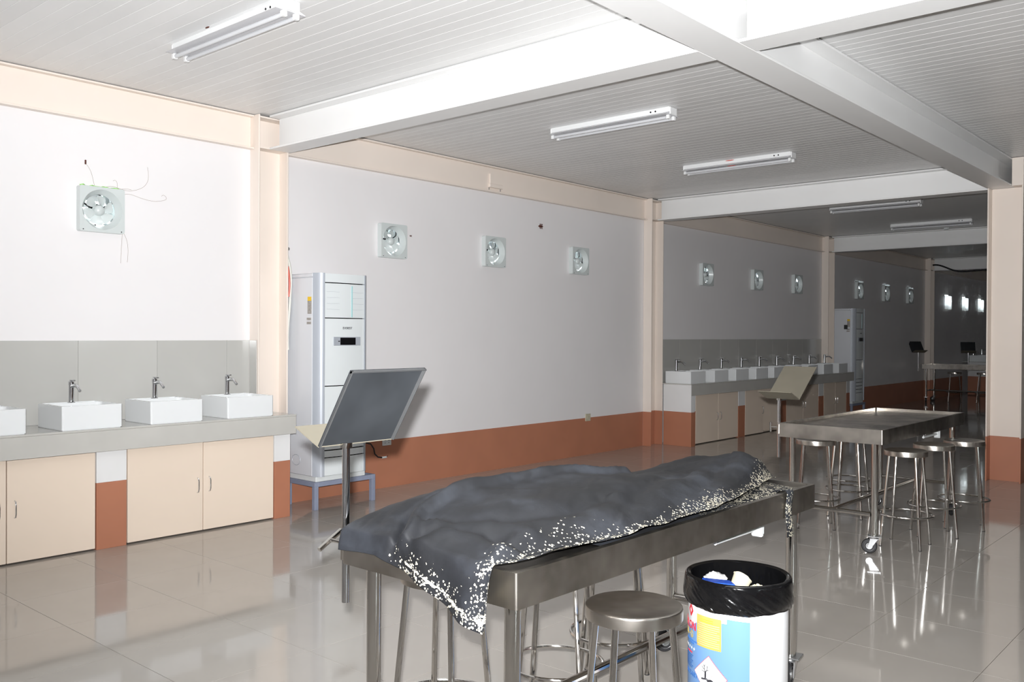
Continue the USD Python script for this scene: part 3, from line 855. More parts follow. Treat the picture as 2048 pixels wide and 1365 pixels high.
def make_table(label, loc, rz=0.0):
    t = thing("dissection_table", label, "table", loc, rz)
    W, L, Z = TW, TL, TZ
    tray = rprism(W, L, 0.008, Z - 0.10, Z, 5) - rprism(W - 0.044, L - 0.044, 0.012, Z - 0.022, Z + 0.1, 5) - rprism(W - 0.006, L - 0.006, 0.006, Z - 0.2, Z - 0.030, 4)
    obj("tray_top", tray, "steel", t, smooth=25)
    lx, ly = W / 2 - 0.075, L / 2 - 0.07
    for k, (sx, sy) in enumerate(((-1, -1), (1, -1), (-1, 1), (1, 1))):
        obj("leg", tube([(sx * lx, sy * ly, 0.125), (sx * lx, sy * ly, Z - 0.0305)], 0.0235, 18), "steeltube", t)
    for sy in (-1, 1):
        obj("end_bar", tube([(-lx + 0.0235, sy * ly, 0.265), (lx - 0.0235, sy * ly, 0.265)], 0.0165, 12), "steeltube", t)
    obj("long_bar", tube([(0, -ly + 0.0165, 0.265), (0, ly - 0.0165, 0.265)], 0.0165, 12), "steeltube", t)
    for k, (sx, sy, a) in enumerate(((-1, -1, 2.2), (1, -1, 0.35), (-1, 1, 0.9), (1, 1, 1.75))):
        caster(t, sx * lx, sy * ly, a)
    d = obj("drain_pipe", [tube([(0.23, 0.36, 0.690), (0.23, 0.70, 0.690)], 0.009, 12), box(0.212, 0.248, 0.70, 0.752, 0.662, 0.722, 0.004), box(0.206, 0.254, 0.714, 0.732, 0.656, 0.727, 0.004)], "plastic", t, smooth=30, label="white plastic drain pipe with square fitting")
    obj("pipe_hanger", [tube([(0.23, 0.37, 0.690), (0.23, 0.37, 0.828)], 0.005, 8), tube([(0.23, 0.723, 0.726), (0.23, 0.723, 0.828)], 0.016, 10)], "zinc", t)
    return t


T1 = (-1.939, 2.79)
T2 = (-2.497, 7.21)
t1 = make_table("near stainless steel table under the black cover", (*T1, 0))
dup(t1, (*T2, 0), 0, "empty stainless steel tray table before the pillar")
dup(t1, (-5.50, 21.86, 0), -PI / 2, "dark steel table far back beyond the second air conditioner")


# ------------------------------------------------------------------ reading boards clamped to the tables
def make_board(label, loc, rz, w, back, ledge, ztop, zbot, matname, pole_y=0.12, rim=True):
    """Crease along y from 0 to w at the origin height; the back leans to +x, the ledge to -x. back, ledge: (dx, dz)."""
    t = thing("reading_stand", label, "stand", loc, rz)
    th = 0.004

    def plate(d, m=0.0):
        n = np.array([-d[1], 0, d[0]]) / math.hypot(*d)
        c = [(0, 0, 0), (0, w, 0), (d[0], w, d[1]), (d[0], 0, d[1])]
        return hull([np.array(q) + n * e for q in c for e in (0, th)])
    bp = obj("board", plate(back), matname, t, smooth=False)
    if rim:
        d = np.array([back[0], 0, back[1]])
        dn = d / np.linalg.norm(d)
        n = np.array([back[1], 0, -back[0]]) / math.hypot(*back)
        rods = []
        for a, b in (((0, 0, 0), d), (d, d + np.array([0, w, 0])), (d + np.array([0, w, 0]), np.array([0, w, 0]))):
            a, b = np.array(a, float), np.array(b, float)
            e = (b - a) / np.linalg.norm(b - a)
            side = np.cross(e, n)
            rods.append(hull([p + side * s + n * q for p in (a, b) for s, q in ((0.0, 0.0), (0.010, 0.0), (0.0, 0.007), (0.004, 0.009))]))
        obj("board_rim", rods, "rimsteel", bp, smooth=False, label="folded steel edge")
    obj("ledge", plate(ledge), "boardtan", t, smooth=False, label="tan book ledge")
    px, py = 0.006, pole_y
    pole = tube([(px, py, ztop), (px, py, zbot)], 0.0125, 16)
    obj("pole", pole, "chrome", t)
    obj("socket", tube([(px, py, ztop - 0.005), (px, py, ztop + 0.012)], 0.02, 14), "steeltube", t)
    return t


# near stand: on the left side of the near table; its back faces the camera
s1 = make_board("dark steel reading board on a pole at the near corner of the covered table", (-2.335, 1.735, 1.14), 0.0, 0.31, (0.16, 0.245), (-0.125, 0.055), -0.008, -0.515, "boardmetal", 0.105)
obj("clamp_sleeve", tube([(0.006, 0.105, -0.375), (0.006, 0.105, -0.285)], 0.017, 14), "steel", s1)
sc = obj("clamp_screw", tube([(-0.075, 0.105, -0.325), (-0.010, 0.105, -0.325)], 0.006, 8), "steeltube", s1)
obj("t_handle", tube([(-0.075, 0.060, -0.350), (-0.075, 0.150, -0.300)], 0.0085, 8), "steeltube", sc)
s2 = make_board("tan reading board on a pole at the corner of the empty table", (-2.735, 6.285, 1.035), PI / 2, 0.255, (0.30, 0.225), (-0.15, 0.058), -0.008, -0.435, "boardtan", 0.160, False)
obj("clamp_sleeve", tube([(0.006, 0.160, -0.26), (0.006, 0.160, -0.19)], 0.016, 14), "steel", s2)
sc = obj("clamp_screw", tube([(0.006, 0.175, -0.215), (0.006, 0.225, -0.215)], 0.006, 8), "steeltube", s2)
obj("t_handle", tube([(0.006, 0.225, -0.250), (0.006, 0.225, -0.180)], 0.0085, 8), "steeltube", sc)
# far, dark ones
s3 = make_board("dark reading board at the left end of the dark far table, before the column", (-6.38, 21.35, 1.13), 2.4, 0.30, (0.17, 0.245), (-0.125, 0.055), -0.008, -0.42, "boardmetal", 0.15)
s4 = make_board("dark reading board on a thin pole behind the dark far table", (-5.57, 22.312, 1.12), 1.9, 0.30, (0.17, 0.245), (-0.125, 0.055), -0.008, -0.42, "boardmetal", 0.15)


# ------------------------------------------------------------------ stools
def make_stool(label, loc, rz, group):
    t = thing("stool", label, "stool", loc, rz, group)
    H, R = 0.685, 0.148
    seat = lathe([(0.001, H - 0.004), (0.06, H - 0.004), (0.10, H - 0.002), (R - 0.010, H), (R - 0.002, H - 0.003), (R, H - 0.009), (R, H - 0.038), (R - 0.003, H - 0.040), (R - 0.005, H - 0.038), (R - 0.005, H - 0.012), (0.001, H - 0.012)], 48)
    obj("seat", seat, "steel", t, smooth=35)
    for k in range(4):
        a = k * PI / 2 + PI / 4
        c, s = math.cos(a), math.sin(a)
        obj("leg", tube([(0.122 * c, 0.122 * s, H - 0.013), (0.188 * c, 0.188 * s, 0.004)], 0.0105, 12), "steeltube", t)
        obj("foot_cap", tube([(0.1885 * c, 0.1885 * s, 0.0), (0.188 * c, 0.188 * s, 0.0045)], 0.0115, 10), "rubber", t)
    obj("foot_ring", ring((0, 0, 0.225), 0.1665 + 0.0165, 0.0075, 48, 8), "steeltube", t)
    return t


GS1, GS2, GS3 = "stools round the covered table", "stools round the empty table", "stools far back"
stool0 = make_stool("round steel stool in front of the covered table, left of the bucket", (-1.514, 2.290, 0), 0.93, GS1)
for x, y, a, lab in ((-2.235, 2.19, 0.2, "stool legs under the near end of the covered table, seat hidden"), (-2.165, 2.735, 0.9, "stool tucked behind the covered table, middle of the far side"), (-2.21, 3.19, 0.5, "stool tucked behind the covered table, nearest its far end")):
    dup(stool0, (x, y, 0), a, lab, GS1)
for x, y, a, lab in ((-2.125, 6.705, 0.05, "right-hand stool nearest the camera beside the empty table"), (-2.085, 7.225, 0.5, "middle stool of the three right of the empty table"), (-1.99, 7.665, 0.3, "right-hand stool nearest the pillar beside the empty table"),
                     (-2.87, 6.90, 0.45, "stool nearest the reading board under the left side of the empty table"), (-2.83, 7.50, 0.1, "middle stool under the left side of the empty table"), (-3.03, 8.02, 0.7, "farthest stool under the left side of the empty table")):
    dup(stool0, (x, y, 0), a, lab, GS2)
for k, (x, y, a, lab) in enumerate(((-5.95, 22.1, 0.3, "left stool under the dark far table"), (-5.35, 22.15, 0.1, "middle stool under the dark far table"), (-4.85, 22.1, 0.5, "right stool under the dark far table"))):
    dup(stool0, (x, y, 0), a, lab, GS3)

# ------------------------------------------------------------------ the black cover on the near table
XL = -2.275
XRY = ([1.79, 1.85, 1.95, 2.9, 3.18, 3.75], [-1.628, -1.60, -1.572, -1.568, -1.62, -1.735])
TOPZ = ([1.79, 1.9, 2.02, 2.2, 2.63, 2.9, 3.06, 3.3, 3.45, 3.62, 3.70, 3.75], [0.888, 0.915, 0.945, 0.975, 0.978, 0.958, 0.940, 0.925, 0.942, 0.964, 0.930, 0.885])
XCY = ([1.79, 2.2, 2.6, 3.2, 3.75], [-2.10, -2.02, -1.98, -1.94, -1.90])
HWY = ([1.79, 2.2, 2.7, 3.2, 3.75], [0.40, 0.42, 0.41, 0.34, 0.31])
HEM = ([-2.31, -2.10, -1.99, -1.885, -1.72, -1.643, -1.636, -1.628], [0.815, 0.828, 0.803, 0.772, 0.708, 0.693, 0.72, 0.80])


def seg_dist(x, y, pts):
    """Signed distance to a polyline (positive on its right) and the fraction along it."""
    best, sg = np.full(x.shape, 9.0), np.zeros(x.shape)
    for (x0, y0), (x1, y1) in zip(pts, pts[1:]):
        dx, dy = x1 - x0, y1 - y0
        L2 = dx * dx + dy * dy
        u = np.clip(((x - x0) * dx + (y - y0) * dy) / L2, 0, 1)
        ex, ey = x - x0 - u * dx, y - y0 - u * dy
        d = np.hypot(ex, ey)
        s = np.sign(dy * ex - dx * ey)
        sg = np.where(d < best, s, sg)
        best = np.minimum(best, d)
    return best * sg


def cover_height(x, y):
    top, xc, hw = (np.interp(y, *t) for t in (TOPZ, XCY, HWY))
    u = (x - xc) / hw
    base = 0.872
    g = np.clip(1 - np.abs(u) ** 2.3, 0, 1) ** 0.95
    z = base + (top - base) * g
    p = np.stack([x * 5.0, y * 2.2, np.zeros_like(x)], -1)
    z = z + 0.026 * (meshkit.fbm(p, 2, 3) - 0.5) * (0.35 + g)
    p2 = np.stack([(x * 0.8 + y * 0.55) * 16, (y * 0.8 - x * 0.55) * 4, np.zeros_like(x)], -1)
    z = z + 0.012 * (meshkit.fbm(p2, 3, 11) - 0.5) * (0.4 + g)
    p4 = np.stack([(x * 0.75 - y * 0.66) * 6.5, (y * 0.75 + x * 0.66) * 2.6, np.zeros_like(x)], -1)
    rd = 1 - np.abs(2 * meshkit.fbm(p4, 2, 17) - 1)
    z = z + 0.013 * (np.clip(rd, 0.6, 1) - 0.8) * (0.35 + g)
    for pts, amp, wd, ridge in (
            ([(-2.02, 1.79), (-2.12, 1.92), (-2.165, 2.12), (-2.16, 2.40), (-2.10, 2.72), (-2.04, 2.95)], 0.034, 0.015, 0.030),
            ([(-1.93, 1.95), (-1.80, 2.06), (-1.74, 2.22), (-1.75, 2.45)], 0.014, 0.030, 0.014),
            ([(-1.66, 1.83), (-1.70, 1.93), (-1.70, 2.02)], -0.022, 0.030, 0.0),
            ([(-1.97, 1.79), (-1.93, 1.88), (-1.80, 1.93), (-1.70, 1.92)], 0.014, 0.022, 0.016),
            ([(-1.66, 2.45), (-1.74, 2.65), (-1.83, 2.95), (-1.86, 3.2)], 0.012, 0.030, 0.010),
            ([(-1.70, 3.05), (-1.80, 3.30), (-1.86, 3.55)], 0.010, 0.026, 0.010)):
        d = seg_dist(x, y, pts)
        z = z - amp * np.exp(-(d / wd) ** 2) + ridge * np.exp(-((d - 2.4 * wd) / (1.6 * wd)) ** 2) * (d > -wd)
    xr = np.interp(y, *XRY)
    edge = np.clip((xr - x) / 0.05, 0, 1)
    lift = 0.010 + 0.010 * meshkit.noise(np.stack([y * 9, y * 0, y * 0], -1), 5) + 0.018 * np.exp(-((y - 1.99) / 0.06) ** 2)
    low = 0.866 + lift
    z = np.maximum(z, 0.868)
    return low * (1 - edge) + z * edge


NR, NC, NH = 150, 84, 26
u = np.linspace(0, 1, NC)
ys = 1.79 + (3.745 - 1.79) * np.linspace(0, 1, NR) ** 1.0
Pc = np.zeros((NR + NH, NC, 3))
grain = np.zeros((NR + NH, NC))
for i, y in enumerate(ys):
    xr = np.interp(y, *XRY)
    x = XL + u * (xr - XL)
    wob = 0.012 * (meshkit.noise(np.stack([x * 9, np.full(NC, y * 9), np.zeros(NC)], -1), 8) - 0.5) * u ** 6
    Y = np.full(NC, y)
    z = cover_height(x, Y)
    # far end falls to the tray; near end rounds over the rim
    endf = np.clip((3.745 - y) / 0.05, 0, 1)
    z = 0.872 + (z - 0.872) * endf ** 0.5
    Pc[NH + i] = np.c_[x + wob, Y, z]
    band = 0.060 + 0.025 * math.sin(y * 7)
    grain[NH + i] = 0.55 * np.clip(1 - (xr - x) / band, 0, 1) ** 0.8 * (0.85 + 0.3 * math.sin(y * 11 + 1))
    corner = math.exp(-((y - 2.02) / 0.16) ** 2)
    grain[NH + i] = np.maximum(grain[NH + i], (0.50 * corner) * np.clip(1 - (xr - x) / 0.14, 0, 1))
zedge = Pc[NH, :, 2].copy()
x0 = XL + u * (-1.628 - XL)
zh = np.interp(x0, *HEM)
for k in range(NH):
    s = 1 - k / NH            # 1 at the hem
    drop = (zedge - zh) * s
    wave = 0.010 * np.sin(x0 * 34) * s * np.clip(zedge - zh, 0, 0.15) / 0.15
    y = 1.79 - 0.014 * np.sqrt(np.clip(drop / 0.05, 0, 1)) - 0.002 + wave - 0.02 * s * np.clip((x0 + 1.95) / 0.3, 0, 1)
    Pc[k] = np.c_[x0 + 0.0 * s, y, zedge - drop]
    hemdist = zedge - drop - zh
    diag = np.exp(-((hemdist - 0.030) / 0.008) ** 2) * (1.15 + 0.35 * np.sin(x0 * 60)) * np.clip((x0 + 2.02) / 0.06, 0, 1)
    low = 0.34 * np.clip(1 - hemdist / 0.10, 0, 1) * np.clip((x0 + 2.05) / 0.06, 0, 1) + 0.36 * np.exp(-((x0 + 1.655) / 0.03) ** 2)
    grain[k] = np.maximum(diag, low)
cov = slab(Pc[::-1], 0.003)
if meshkit.arrays(cov, True)[2][NC * (NR // 2) + NC // 2][2] < 0:
    cov.invert()
pr = usdkit.mesh(stage, "/World/" + numbered("/World", "cover_sheet"), cov, M["cover"], smooth=True)
g = np.r_[grain[::-1].ravel(), grain[::-1].ravel()].astype(np.float32)
UsdGeom.PrimvarsAPI(pr).CreatePrimvar("grain", Sdf.ValueTypeNames.FloatArray, "vertex").Set(Vt.FloatArray.FromNumpy(g))
keys(pr.GetPrim(), "worn black fabric cover draped in folds over a long shape on the near table", "cover")

# black sheet beneath it, showing at the far end, with pale grains and a strip hanging over the side
NR2, NC2 = 40, 30
P2 = np.zeros((NR2, NC2, 3))
g2 = np.zeros((NR2, NC2))
for i, y in enumerate(np.linspace(2.25, 3.70, NR2)):
    for j, s in enumerate(np.linspace(0, 1, NC2)):
        x = -2.15 + s * (-1.596 + 2.15)
        bump = 0.020 * meshkit.fbm(np.array([x * 9, y * 9, 0.0]), 3, 21)
        rise = 0.030 * math.exp(-((y - 3.52) / 0.10) ** 2) * (1 - s * 0.55)
        P2[i, j] = (x, y, 0.8415 + bump + rise)
        g2[i, j] = (0.26 + 0.28 * math.exp(-((y - 3.35) / 0.2) ** 2) * s ** 2 + 0.2 * (y > 3.6)) * (y > 2.9)
us = slab(P2, 0.002)
if meshkit.arrays(us, True)[2][NC2 * 20 + 15][2] < 0:
    us.invert()
t = thing("plastic_sheet", "crumpled black sheet with pale grains showing under the cover's far end", "sheet", (0, 0, 0))
pm = usdkit.mesh(stage, str(t.GetPath()) + "/sheet", us, M["cover"], smooth=True)
UsdGeom.PrimvarsAPI(pm).CreatePrimvar("grain", Sdf.ValueTypeNames.FloatArray, "vertex").Set(Vt.FloatArray.FromNumpy(np.r_[g2.ravel(), g2.ravel()].astype(np.float32)))
n = 24
P3 = np.zeros((n, 6, 3))
for i, s in enumerate(np.linspace(0, 1, n)):
    z = 0.872 - 0.19 * max(0, s - 0.18) / 0.82 if s > 0.18 else 0.864 + 0.008 * s / 0.18
    x = -1.615 + 0.055 * min(1, s / 0.2)
    for j, q in enumerate(np.linspace(0, 1, 6)):
        P3[i, j] = (x + 0.004 * math.sin(q * PI) + 0.003 * math.sin(s * 9), 3.455 + q * 0.058 + 0.010 * s + 0.004 * math.sin(s * 7), z)
st = slab(P3, 0.003)
pm = usdkit.mesh(stage, str(t.GetPath()) + "/hanging_strip", st, M["cover"], smooth=True)
keys(pm.GetPrim(), "speckled strip hanging over the table's side")
gs = np.repeat(np.interp(np.linspace(0, 1, n), [0, 0.35, 0.5, 1], [0.2, 0.2, 0.5, 0.56]), 6)
UsdGeom.PrimvarsAPI(pm).CreatePrimvar("grain", Sdf.ValueTypeNames.FloatArray, "vertex").Set(Vt.FloatArray.FromNumpy(np.r_[gs, gs].astype(np.float32)))

# ------------------------------------------------------------------ the bucket, its liner and what lies in it
BX, BY, BR = -1.600, 3.13, 0.184
bk = thing("bucket", "white plastic chemical drum with blue and yellow label used as a bin", "bucket", (BX, BY, 0))
LZ = 0.014      # the whole label sits this much higher on the drum
outer = [(0.001, 0.0), (BR - 0.012, 0.0), (BR - 0.003, 0.006), (BR, 0.02), (BR, 0.545), (BR + 0.006, 0.55), (BR + 0.006, 0.575), (BR, 0.58), (BR - 0.006, 0.575), (BR - 0.006, 0.03), (0.001, 0.02)]
obj("drum", lathe(outer, 72), "bucket", bk, smooth=30)
PHI0 = math.atan2(-BY, -BX)      # towards the camera


def wrap(flat, phi_deg, z, lift=0.0006):
    """A flat mesh (x right, y up, z out) laid on the drum with its x = 0 at phi (degrees right of the camera side)."""
    v = np.asarray(flat.vertices)
    a = PHI0 + math.radians(phi_deg) + v[:, 0] / BR
    r = BR + lift + v[:, 2]
    return trimesh.Trimesh(np.c_[r * np.cos(a), r * np.sin(a), v[:, 1] + z + LZ], flat.faces, process=False)


def patch(poly, phi, z, lift, depth=0.0006):
    """A polygon in (metres along the drum, metres up) as a thin curved sticker."""
    from shapely.geometry import Polygon
    m = trimesh.creation.extrude_polygon(Polygon(poly), depth, engine="earcut")
    for _ in range(4):
        if m.edges_unique_length.max() > 0.02:
            m = m.subdivide()
    return wrap(m, phi, z, lift)


def arc(deg):
    return math.radians(deg) * BR


lab = obj("label", patch([(arc(-110), 0.06), (arc(13.6), 0.06), (arc(13.6), 0.452), (arc(-12), 0.458), (arc(-12), 0.44), (arc(-48), 0.44), (arc(-48), 0.425), (arc(-66), 0.395), (arc(-110), 0.395)], 0, 0, 0.0005), "labelblue", bk, smooth=30, label="blue printed label")
obj("yellow_panel", patch([(arc(-52), 0.336), (arc(-18), 0.336), (arc(-18), 0.452), (arc(-52), 0.452)], 0, 0, 0.0012), "labelyellow", lab, smooth=30)
for k in range(13):
    z = 0.440 - 0.0078 * k
    if k in (0, 1):
        w = (-46, -28)
    else:
        w = (-50 + (k % 3), -20 - 3 * (k % 4 == 1))
    obj("text_line", patch([(arc(w[0]), z - 0.0016), (arc(w[1]), z - 0.0016), (arc(w[1]), z + 0.0006), (arc(w[0]), z + 0.0006)], 0, 0, 0.0018), "yellow" if k < 2 else "trashcream", lab, smooth=30)
cph, cz, hs = -33.5, 0.237, 0.072
obj("hazard_diamond", patch([(arc(cph) - hs * 1.03, cz), (arc(cph), cz - hs * 1.03), (arc(cph) + hs * 1.03, cz), (arc(cph), cz + hs * 1.03)], 0, 0, 0.0011), "labelred", lab, smooth=30)
obj("hazard_field", patch([(arc(cph) - hs, cz), (arc(cph), cz - hs), (arc(cph) + hs, cz), (arc(cph), cz + hs)], 0, 0, 0.0014), "labelwhite", lab, smooth=30)
from shapely.geometry import LineString
from shapely.ops import unary_union
tree = unary_union([LineString([(-0.014, -0.012), (-0.013, 0.012)]).buffer(0.0034), LineString([(-0.013, 0.010), (-0.019, 0.022), (-0.020, 0.036)]).buffer(0.0011), LineString([(-0.013, 0.010), (-0.006, 0.020), (-0.005, 0.034)]).buffer(0.0011),
                    LineString([(-0.018, 0.020), (-0.026, 0.024), (-0.030, 0.030)]).buffer(0.0008), LineString([(-0.006, 0.018), (0.003, 0.022)]).buffer(0.0008), LineString([(-0.019, 0.030), (-0.015, 0.038)]).buffer(0.0007), LineString([(-0.016, 0.010), (-0.030, 0.014)]).buffer(0.0008),
                    LineString([(-0.030, -0.017), (-0.010, -0.014), (0.010, -0.024), (0.026, -0.027)]).buffer(0.0030)])
fish = unary_union([LineString([(-0.002, -0.018), (0.010, -0.015), (0.020, -0.020)]).buffer(0.0045), LineString([(-0.002, -0.018), (-0.008, -0.012)]).buffer(0.002)])
for nm, shp in (("dead_tree_symbol", tree), ("dead_fish_symbol", fish)):
    m = trimesh.util.concatenate([trimesh.creation.extrude_polygon(p, 0.0005, engine="earcut") for p in getattr(shp, "geoms", [shp])])
    obj(nm, wrap(m, cph, cz, 0.0021), "darkprint", lab, smooth=False)
m = unary_union([LineString([(0.006, -0.010), (0.014, 0.002), (0.024, -0.002), (0.022, -0.014)]).buffer(0.0006)])
obj("dead_fish_outline", wrap(trimesh.creation.extrude_polygon(m, 0.0005, engine="earcut"), cph, cz, 0.0021), "greyprint", lab, smooth=False)


def print_text(name, text, h, phi_right, z, mt, lift=0.0013, slant=0.0, bold=True):
    m = meshkit.text_mesh(text, h, 0.0006, bold)
    m.vertices[:, 0] -= m.vertices[:, 0].max()
    m.vertices[:, 0] += slant * m.vertices[:, 1]
    obj(name, wrap(m, phi_right, z, lift), mt, lab, smooth=False)


print_text("lettering", "HI-CHLON", 0.028, -54.5, 0.383, "labelred")
print_text("lettering", "70-G", 0.024, -60.5, 0.352, "labelyellow")
print_text("lettering", "CALCIUM HYPOCHLORITE", 0.0055, -51, 0.338, "labelnavy")
print_text("lettering", "HYDRATED", 0.0055, -58, 0.329, "labelnavy")
for k in range(5):
    obj("pictogram", patch([(arc(-58 - 6 * k) - 0.006, 0.312), (arc(-58 - 6 * k), 0.306), (arc(-58 - 6 * k) + 0.006, 0.312), (arc(-58 - 6 * k), 0.318)], 0, 0, 0.0013), "labelwhite", lab, smooth=30)
print_text("lettering", "CORROSIVE", 0.006, -62, 0.292, "labelred")
for k in range(8):
    z = 0.283 - 0.0065 * k
    obj("text_line", patch([(arc(-85), z), (arc(-60 - 2 * (k % 3)), z), (arc(-60 - 2 * (k % 3)), z + 0.0028), (arc(-85), z + 0.0028)], 0, 0, 0.0013), "labelnavy", lab, smooth=30)
print_text("lettering", "UN 3487", 0.017, -50.5, 0.208, "labelnavy")
lg = unary_union([LineString([(0, 0.019), (0.015, 0), (0, -0.019), (-0.015, 0), (0, 0.019)]).buffer(0.0045)])
obj("maker_logo", wrap(trimesh.creation.extrude_polygon(lg, 0.0005, engine="earcut"), -67, 0.452, 0.0006), "labelred", bk, smooth=False, label="small red diamond emblem")
for k, (a, b) in enumerate(((33, 39), (28, 37), (28, 36), (28, 43))):
    z = 0.300 - 0.015 * k
    obj("faint_text", patch([(arc(a), z), (arc(b), z), (arc(b), z + 0.004), (arc(a), z + 0.004)], 0, 0, 0.0004, 0.0003), "faint", bk, smooth=30)
fr = LineString([(arc(22), 0.24), (arc(42), 0.24), (arc(42), 0.315), (arc(22), 0.315), (arc(22), 0.24)]).buffer(0.0006)
obj("faint_frame", patch(list(fr.exterior.coords), 0, 0, 0.0003, 0.0002) if not fr.interiors else wrap(trimesh.creation.extrude_polygon(fr, 0.0003, engine="earcut").subdivide().subdivide(), 0, 0, 0.0003), "faint", bk, smooth=False)

# the liner: up the inside, over the rim and down outside in creases
bl = thing("bin_liner", "shiny black bin liner folded over the rim of the white drum", "bin liner", (BX, BY, 0))
prof = [(0.150, 0.40), (0.168, 0.45), (0.174, 0.52), (0.176, 0.575), (0.181, 0.595), (0.189, 0.600), (0.197, 0.592), (0.2005, 0.575), (0.203, 0.55), (0.2035, 0.53), (0.202, 0.512), (0.198, 0.499), (0.193, 0.492)]
from scipy.interpolate import CubicSpline
tt = np.linspace(0, 1, len(prof))
pf = CubicSpline(tt, np.array(prof))(np.linspace(0, 1, 44))
NA = 320
ang = np.arange(NA) * 2 * PI / NA
Pb = np.zeros((44, NA + 1, 3))
for i in range(44):
    f = i / 43
    a = np.r_[ang, 0]
    r0, z0 = pf[i]
    out = max(0, (f - 0.45) / 0.55)
    inn = max(0, (0.36 - f) / 0.36)
    # diagonal pulls on the outside, straight gathers on the inside
    c1 = np.stack([np.cos(a + 0.9 * (z0 - 0.5) * 8) * 4.6, np.sin(a + 0.9 * (z0 - 0.5) * 8) * 4.6, np.full(NA + 1, z0 * 4)], -1)
    c2 = np.stack([np.cos(a) * 7, np.sin(a) * 7, np.full(NA + 1, z0 * 2.5)], -1)
    dr = out * (0.020 * (meshkit.fbm(c1, 3, 2) - 0.5) + 0.010 * (np.abs(meshkit.fbm(c1 * 1.9, 2, 4) - 0.5) * 2 - 0.4)) + out * 0.007 * (np.abs(2 * meshkit.fbm(c1 * 3.4, 2, 14) - 1) - 0.4) + inn * 0.030 * (meshkit.fbm(c2, 3, 6) - 0.5)
    hem = 0.022 * (meshkit.fbm(np.stack([np.cos(a) * 2, np.sin(a) * 2, 0 * a], -1), 2, 9) - 0.5) * out ** 2
    top = 0.004 * (meshkit.fbm(np.stack([np.cos(a) * 2, np.sin(a) * 2, 0 * a + 3], -1), 2, 9) - 0.5)
    r = r0 + dr
    if f > 0.45:
        r = np.maximum(r, BR + 0.0085)
    elif f < 0.34:
        r = np.minimum(r, BR - 0.0085)
    Pb[i] = np.c_[r * np.cos(a), r * np.sin(a), z0 + hem + top]
v = Pb.reshape(-1, 3)
bag = trimesh.Trimesh(v, grid_faces(44, NA + 1)[:, ::-1], process=False)
bag = trimesh.Trimesh(np.round(v, 6), bag.faces, process=True)
obj("liner", bag, "bag", bl, smooth=60)
obj("liner_floor", lathe([(0.001, 0.395), (0.10, 0.398), (0.152, 0.402)], 40), "bag", bl, smooth=True)
# rubbish
ca, sa = math.cos(PHI0 + PI / 2), math.sin(PHI0 + PI / 2)
RT = np.array([-math.sin(PHI0), math.cos(PHI0), 0])      # right as seen
BKW = -np.array([math.cos(PHI0), math.sin(PHI0), 0])     # away from the camera


def at_bin(r, b, z):
    return np.array([BX, BY, 0]) + RT * r + BKW * b + np.array([0, 0, z])


m = box(-0.055, 0.055, -0.03, 0.03, 0.0, 0.10, 0.002)
m.apply_transform(trimesh.transformations.rotation_matrix(0.12, [0, 1, 0]))
m.apply_transform(trimesh.transformations.rotation_matrix(PHI0 + PI / 2 + 0.35, [0, 0, 1]))
m.apply_translation(at_bin(-0.082, -0.035, 0.470))
x = thing("carton", "blue card box with white mark among the rubbish in the drum", "box", tuple(at_bin(-0.082, -0.035, 0.470)))
m.apply_translation(-at_bin(-0.082, -0.035, 0.470))
obj("box", m, "trashblue", x, smooth=False)


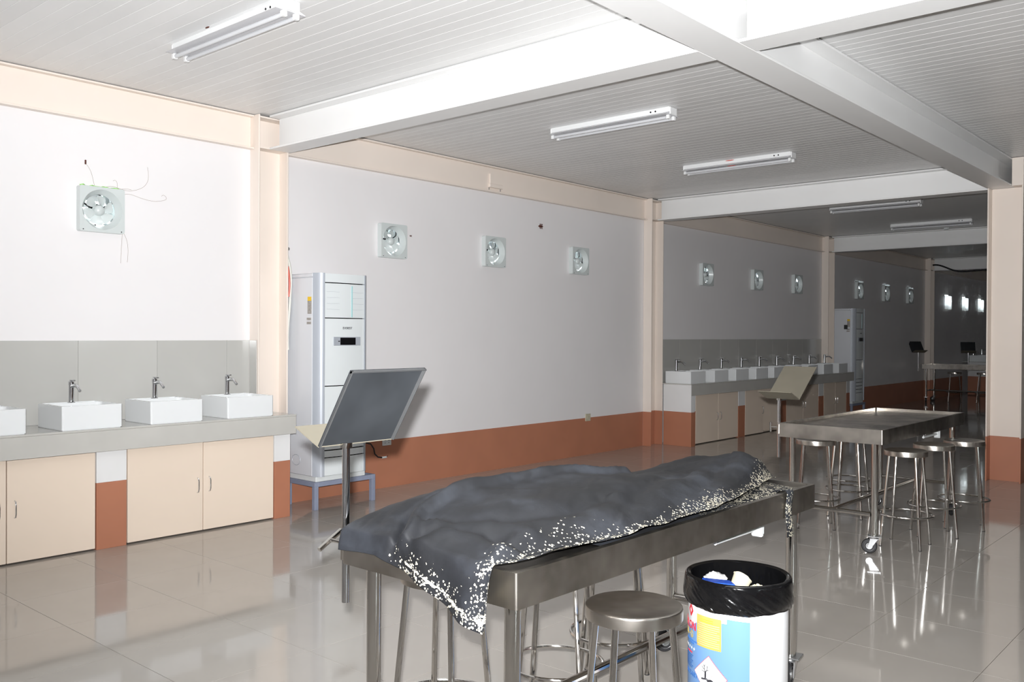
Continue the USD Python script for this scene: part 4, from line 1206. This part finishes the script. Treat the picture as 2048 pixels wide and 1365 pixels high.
def paper(name, label, cat_, loc, rx, ry, rz, mt, seed, squash=0.35):
    m = trimesh.creation.icosphere(4, 1.0)
    n = meshkit.fbm(m.vertices * 2.2, 4, seed)
    ridge = np.abs(meshkit.fbm(m.vertices * 3.1, 3, seed + 3) - 0.5) * 1.6
    m.vertices *= (0.62 + 0.5 * n + 0.35 * ridge)[:, None]
    m.apply_scale((rx, ry, rz))
    m.apply_transform(trimesh.transformations.rotation_matrix(PHI0 + PI / 2, [0, 0, 1]))
    x = thing(name, label, cat_, tuple(loc))
    obj("crumple", m, mt, x, smooth=50)


paper("tissue", "pale grey crumpled tissue on top of the blue box in the drum", "tissue", at_bin(-0.085, 0.055, 0.548), 0.048, 0.025, 0.032, "trashgrey", 31)
cup = lathe([(0.001, 0.0), (0.026, 0.001), (0.036, 0.085), (0.0385, 0.088), (0.0385, 0.091), (0.035, 0.089), (0.025, 0.004), (0.001, 0.004)], 40)
cup.vertices *= (1 + 0.16 * (meshkit.fbm(cup.vertices * 22, 3, 5) - 0.5))[:, None]
cup.apply_scale((1.0, 0.62, 1.0))
cup.apply_transform(trimesh.transformations.rotation_matrix(-0.75, [1, 0, 0]))
cup.apply_transform(trimesh.transformations.rotation_matrix(0.5, [0, 1, 0]))
cup.apply_transform(trimesh.transformations.rotation_matrix(PHI0 + PI / 2, [0, 0, 1]))
x = thing("paper_cup", "cream crushed paper cup in the middle of the drum", "paper cup", tuple(at_bin(-0.014, 0.01, 0.505)))
obj("cup", cup, "trashcream", x, smooth=50)
paper("paper_scrap", "yellowish folded paper scrap right of the crushed cup in the drum", "paper", at_bin(0.075, 0.035, 0.520), 0.040, 0.03, 0.030, "trashcream", 51)

# ------------------------------------------------------------------ greenery outside, glimpsed through the fan openings
leafs = []
for k in range(900):
    c = np.array([-8.3 + RNG.normal(0, 0.35), RNG.uniform(0, 12), RNG.uniform(0.2, 3.4)])
    a = RNG.normal(size=3)
    a /= np.linalg.norm(a)
    b = np.cross(a, RNG.normal(size=3))
    b /= np.linalg.norm(b)
    s = RNG.uniform(0.08, 0.17)
    leafs.append(np.array([c, c + a * s + b * s * 0.4, c + a * s * 2, c + a * s - b * s * 0.4]))
v = np.vstack(leafs)
f = np.vstack([[[4 * k, 4 * k + 1, 4 * k + 2], [4 * k, 4 * k + 2, 4 * k + 3]] for k in range(len(leafs))])
keys(obj("garden_foliage", trimesh.Trimesh(v, f, process=False), "leaf", smooth=False), "green garden foliage outdoors, glimpsed through the lone near fan", "foliage", kind="stuff")
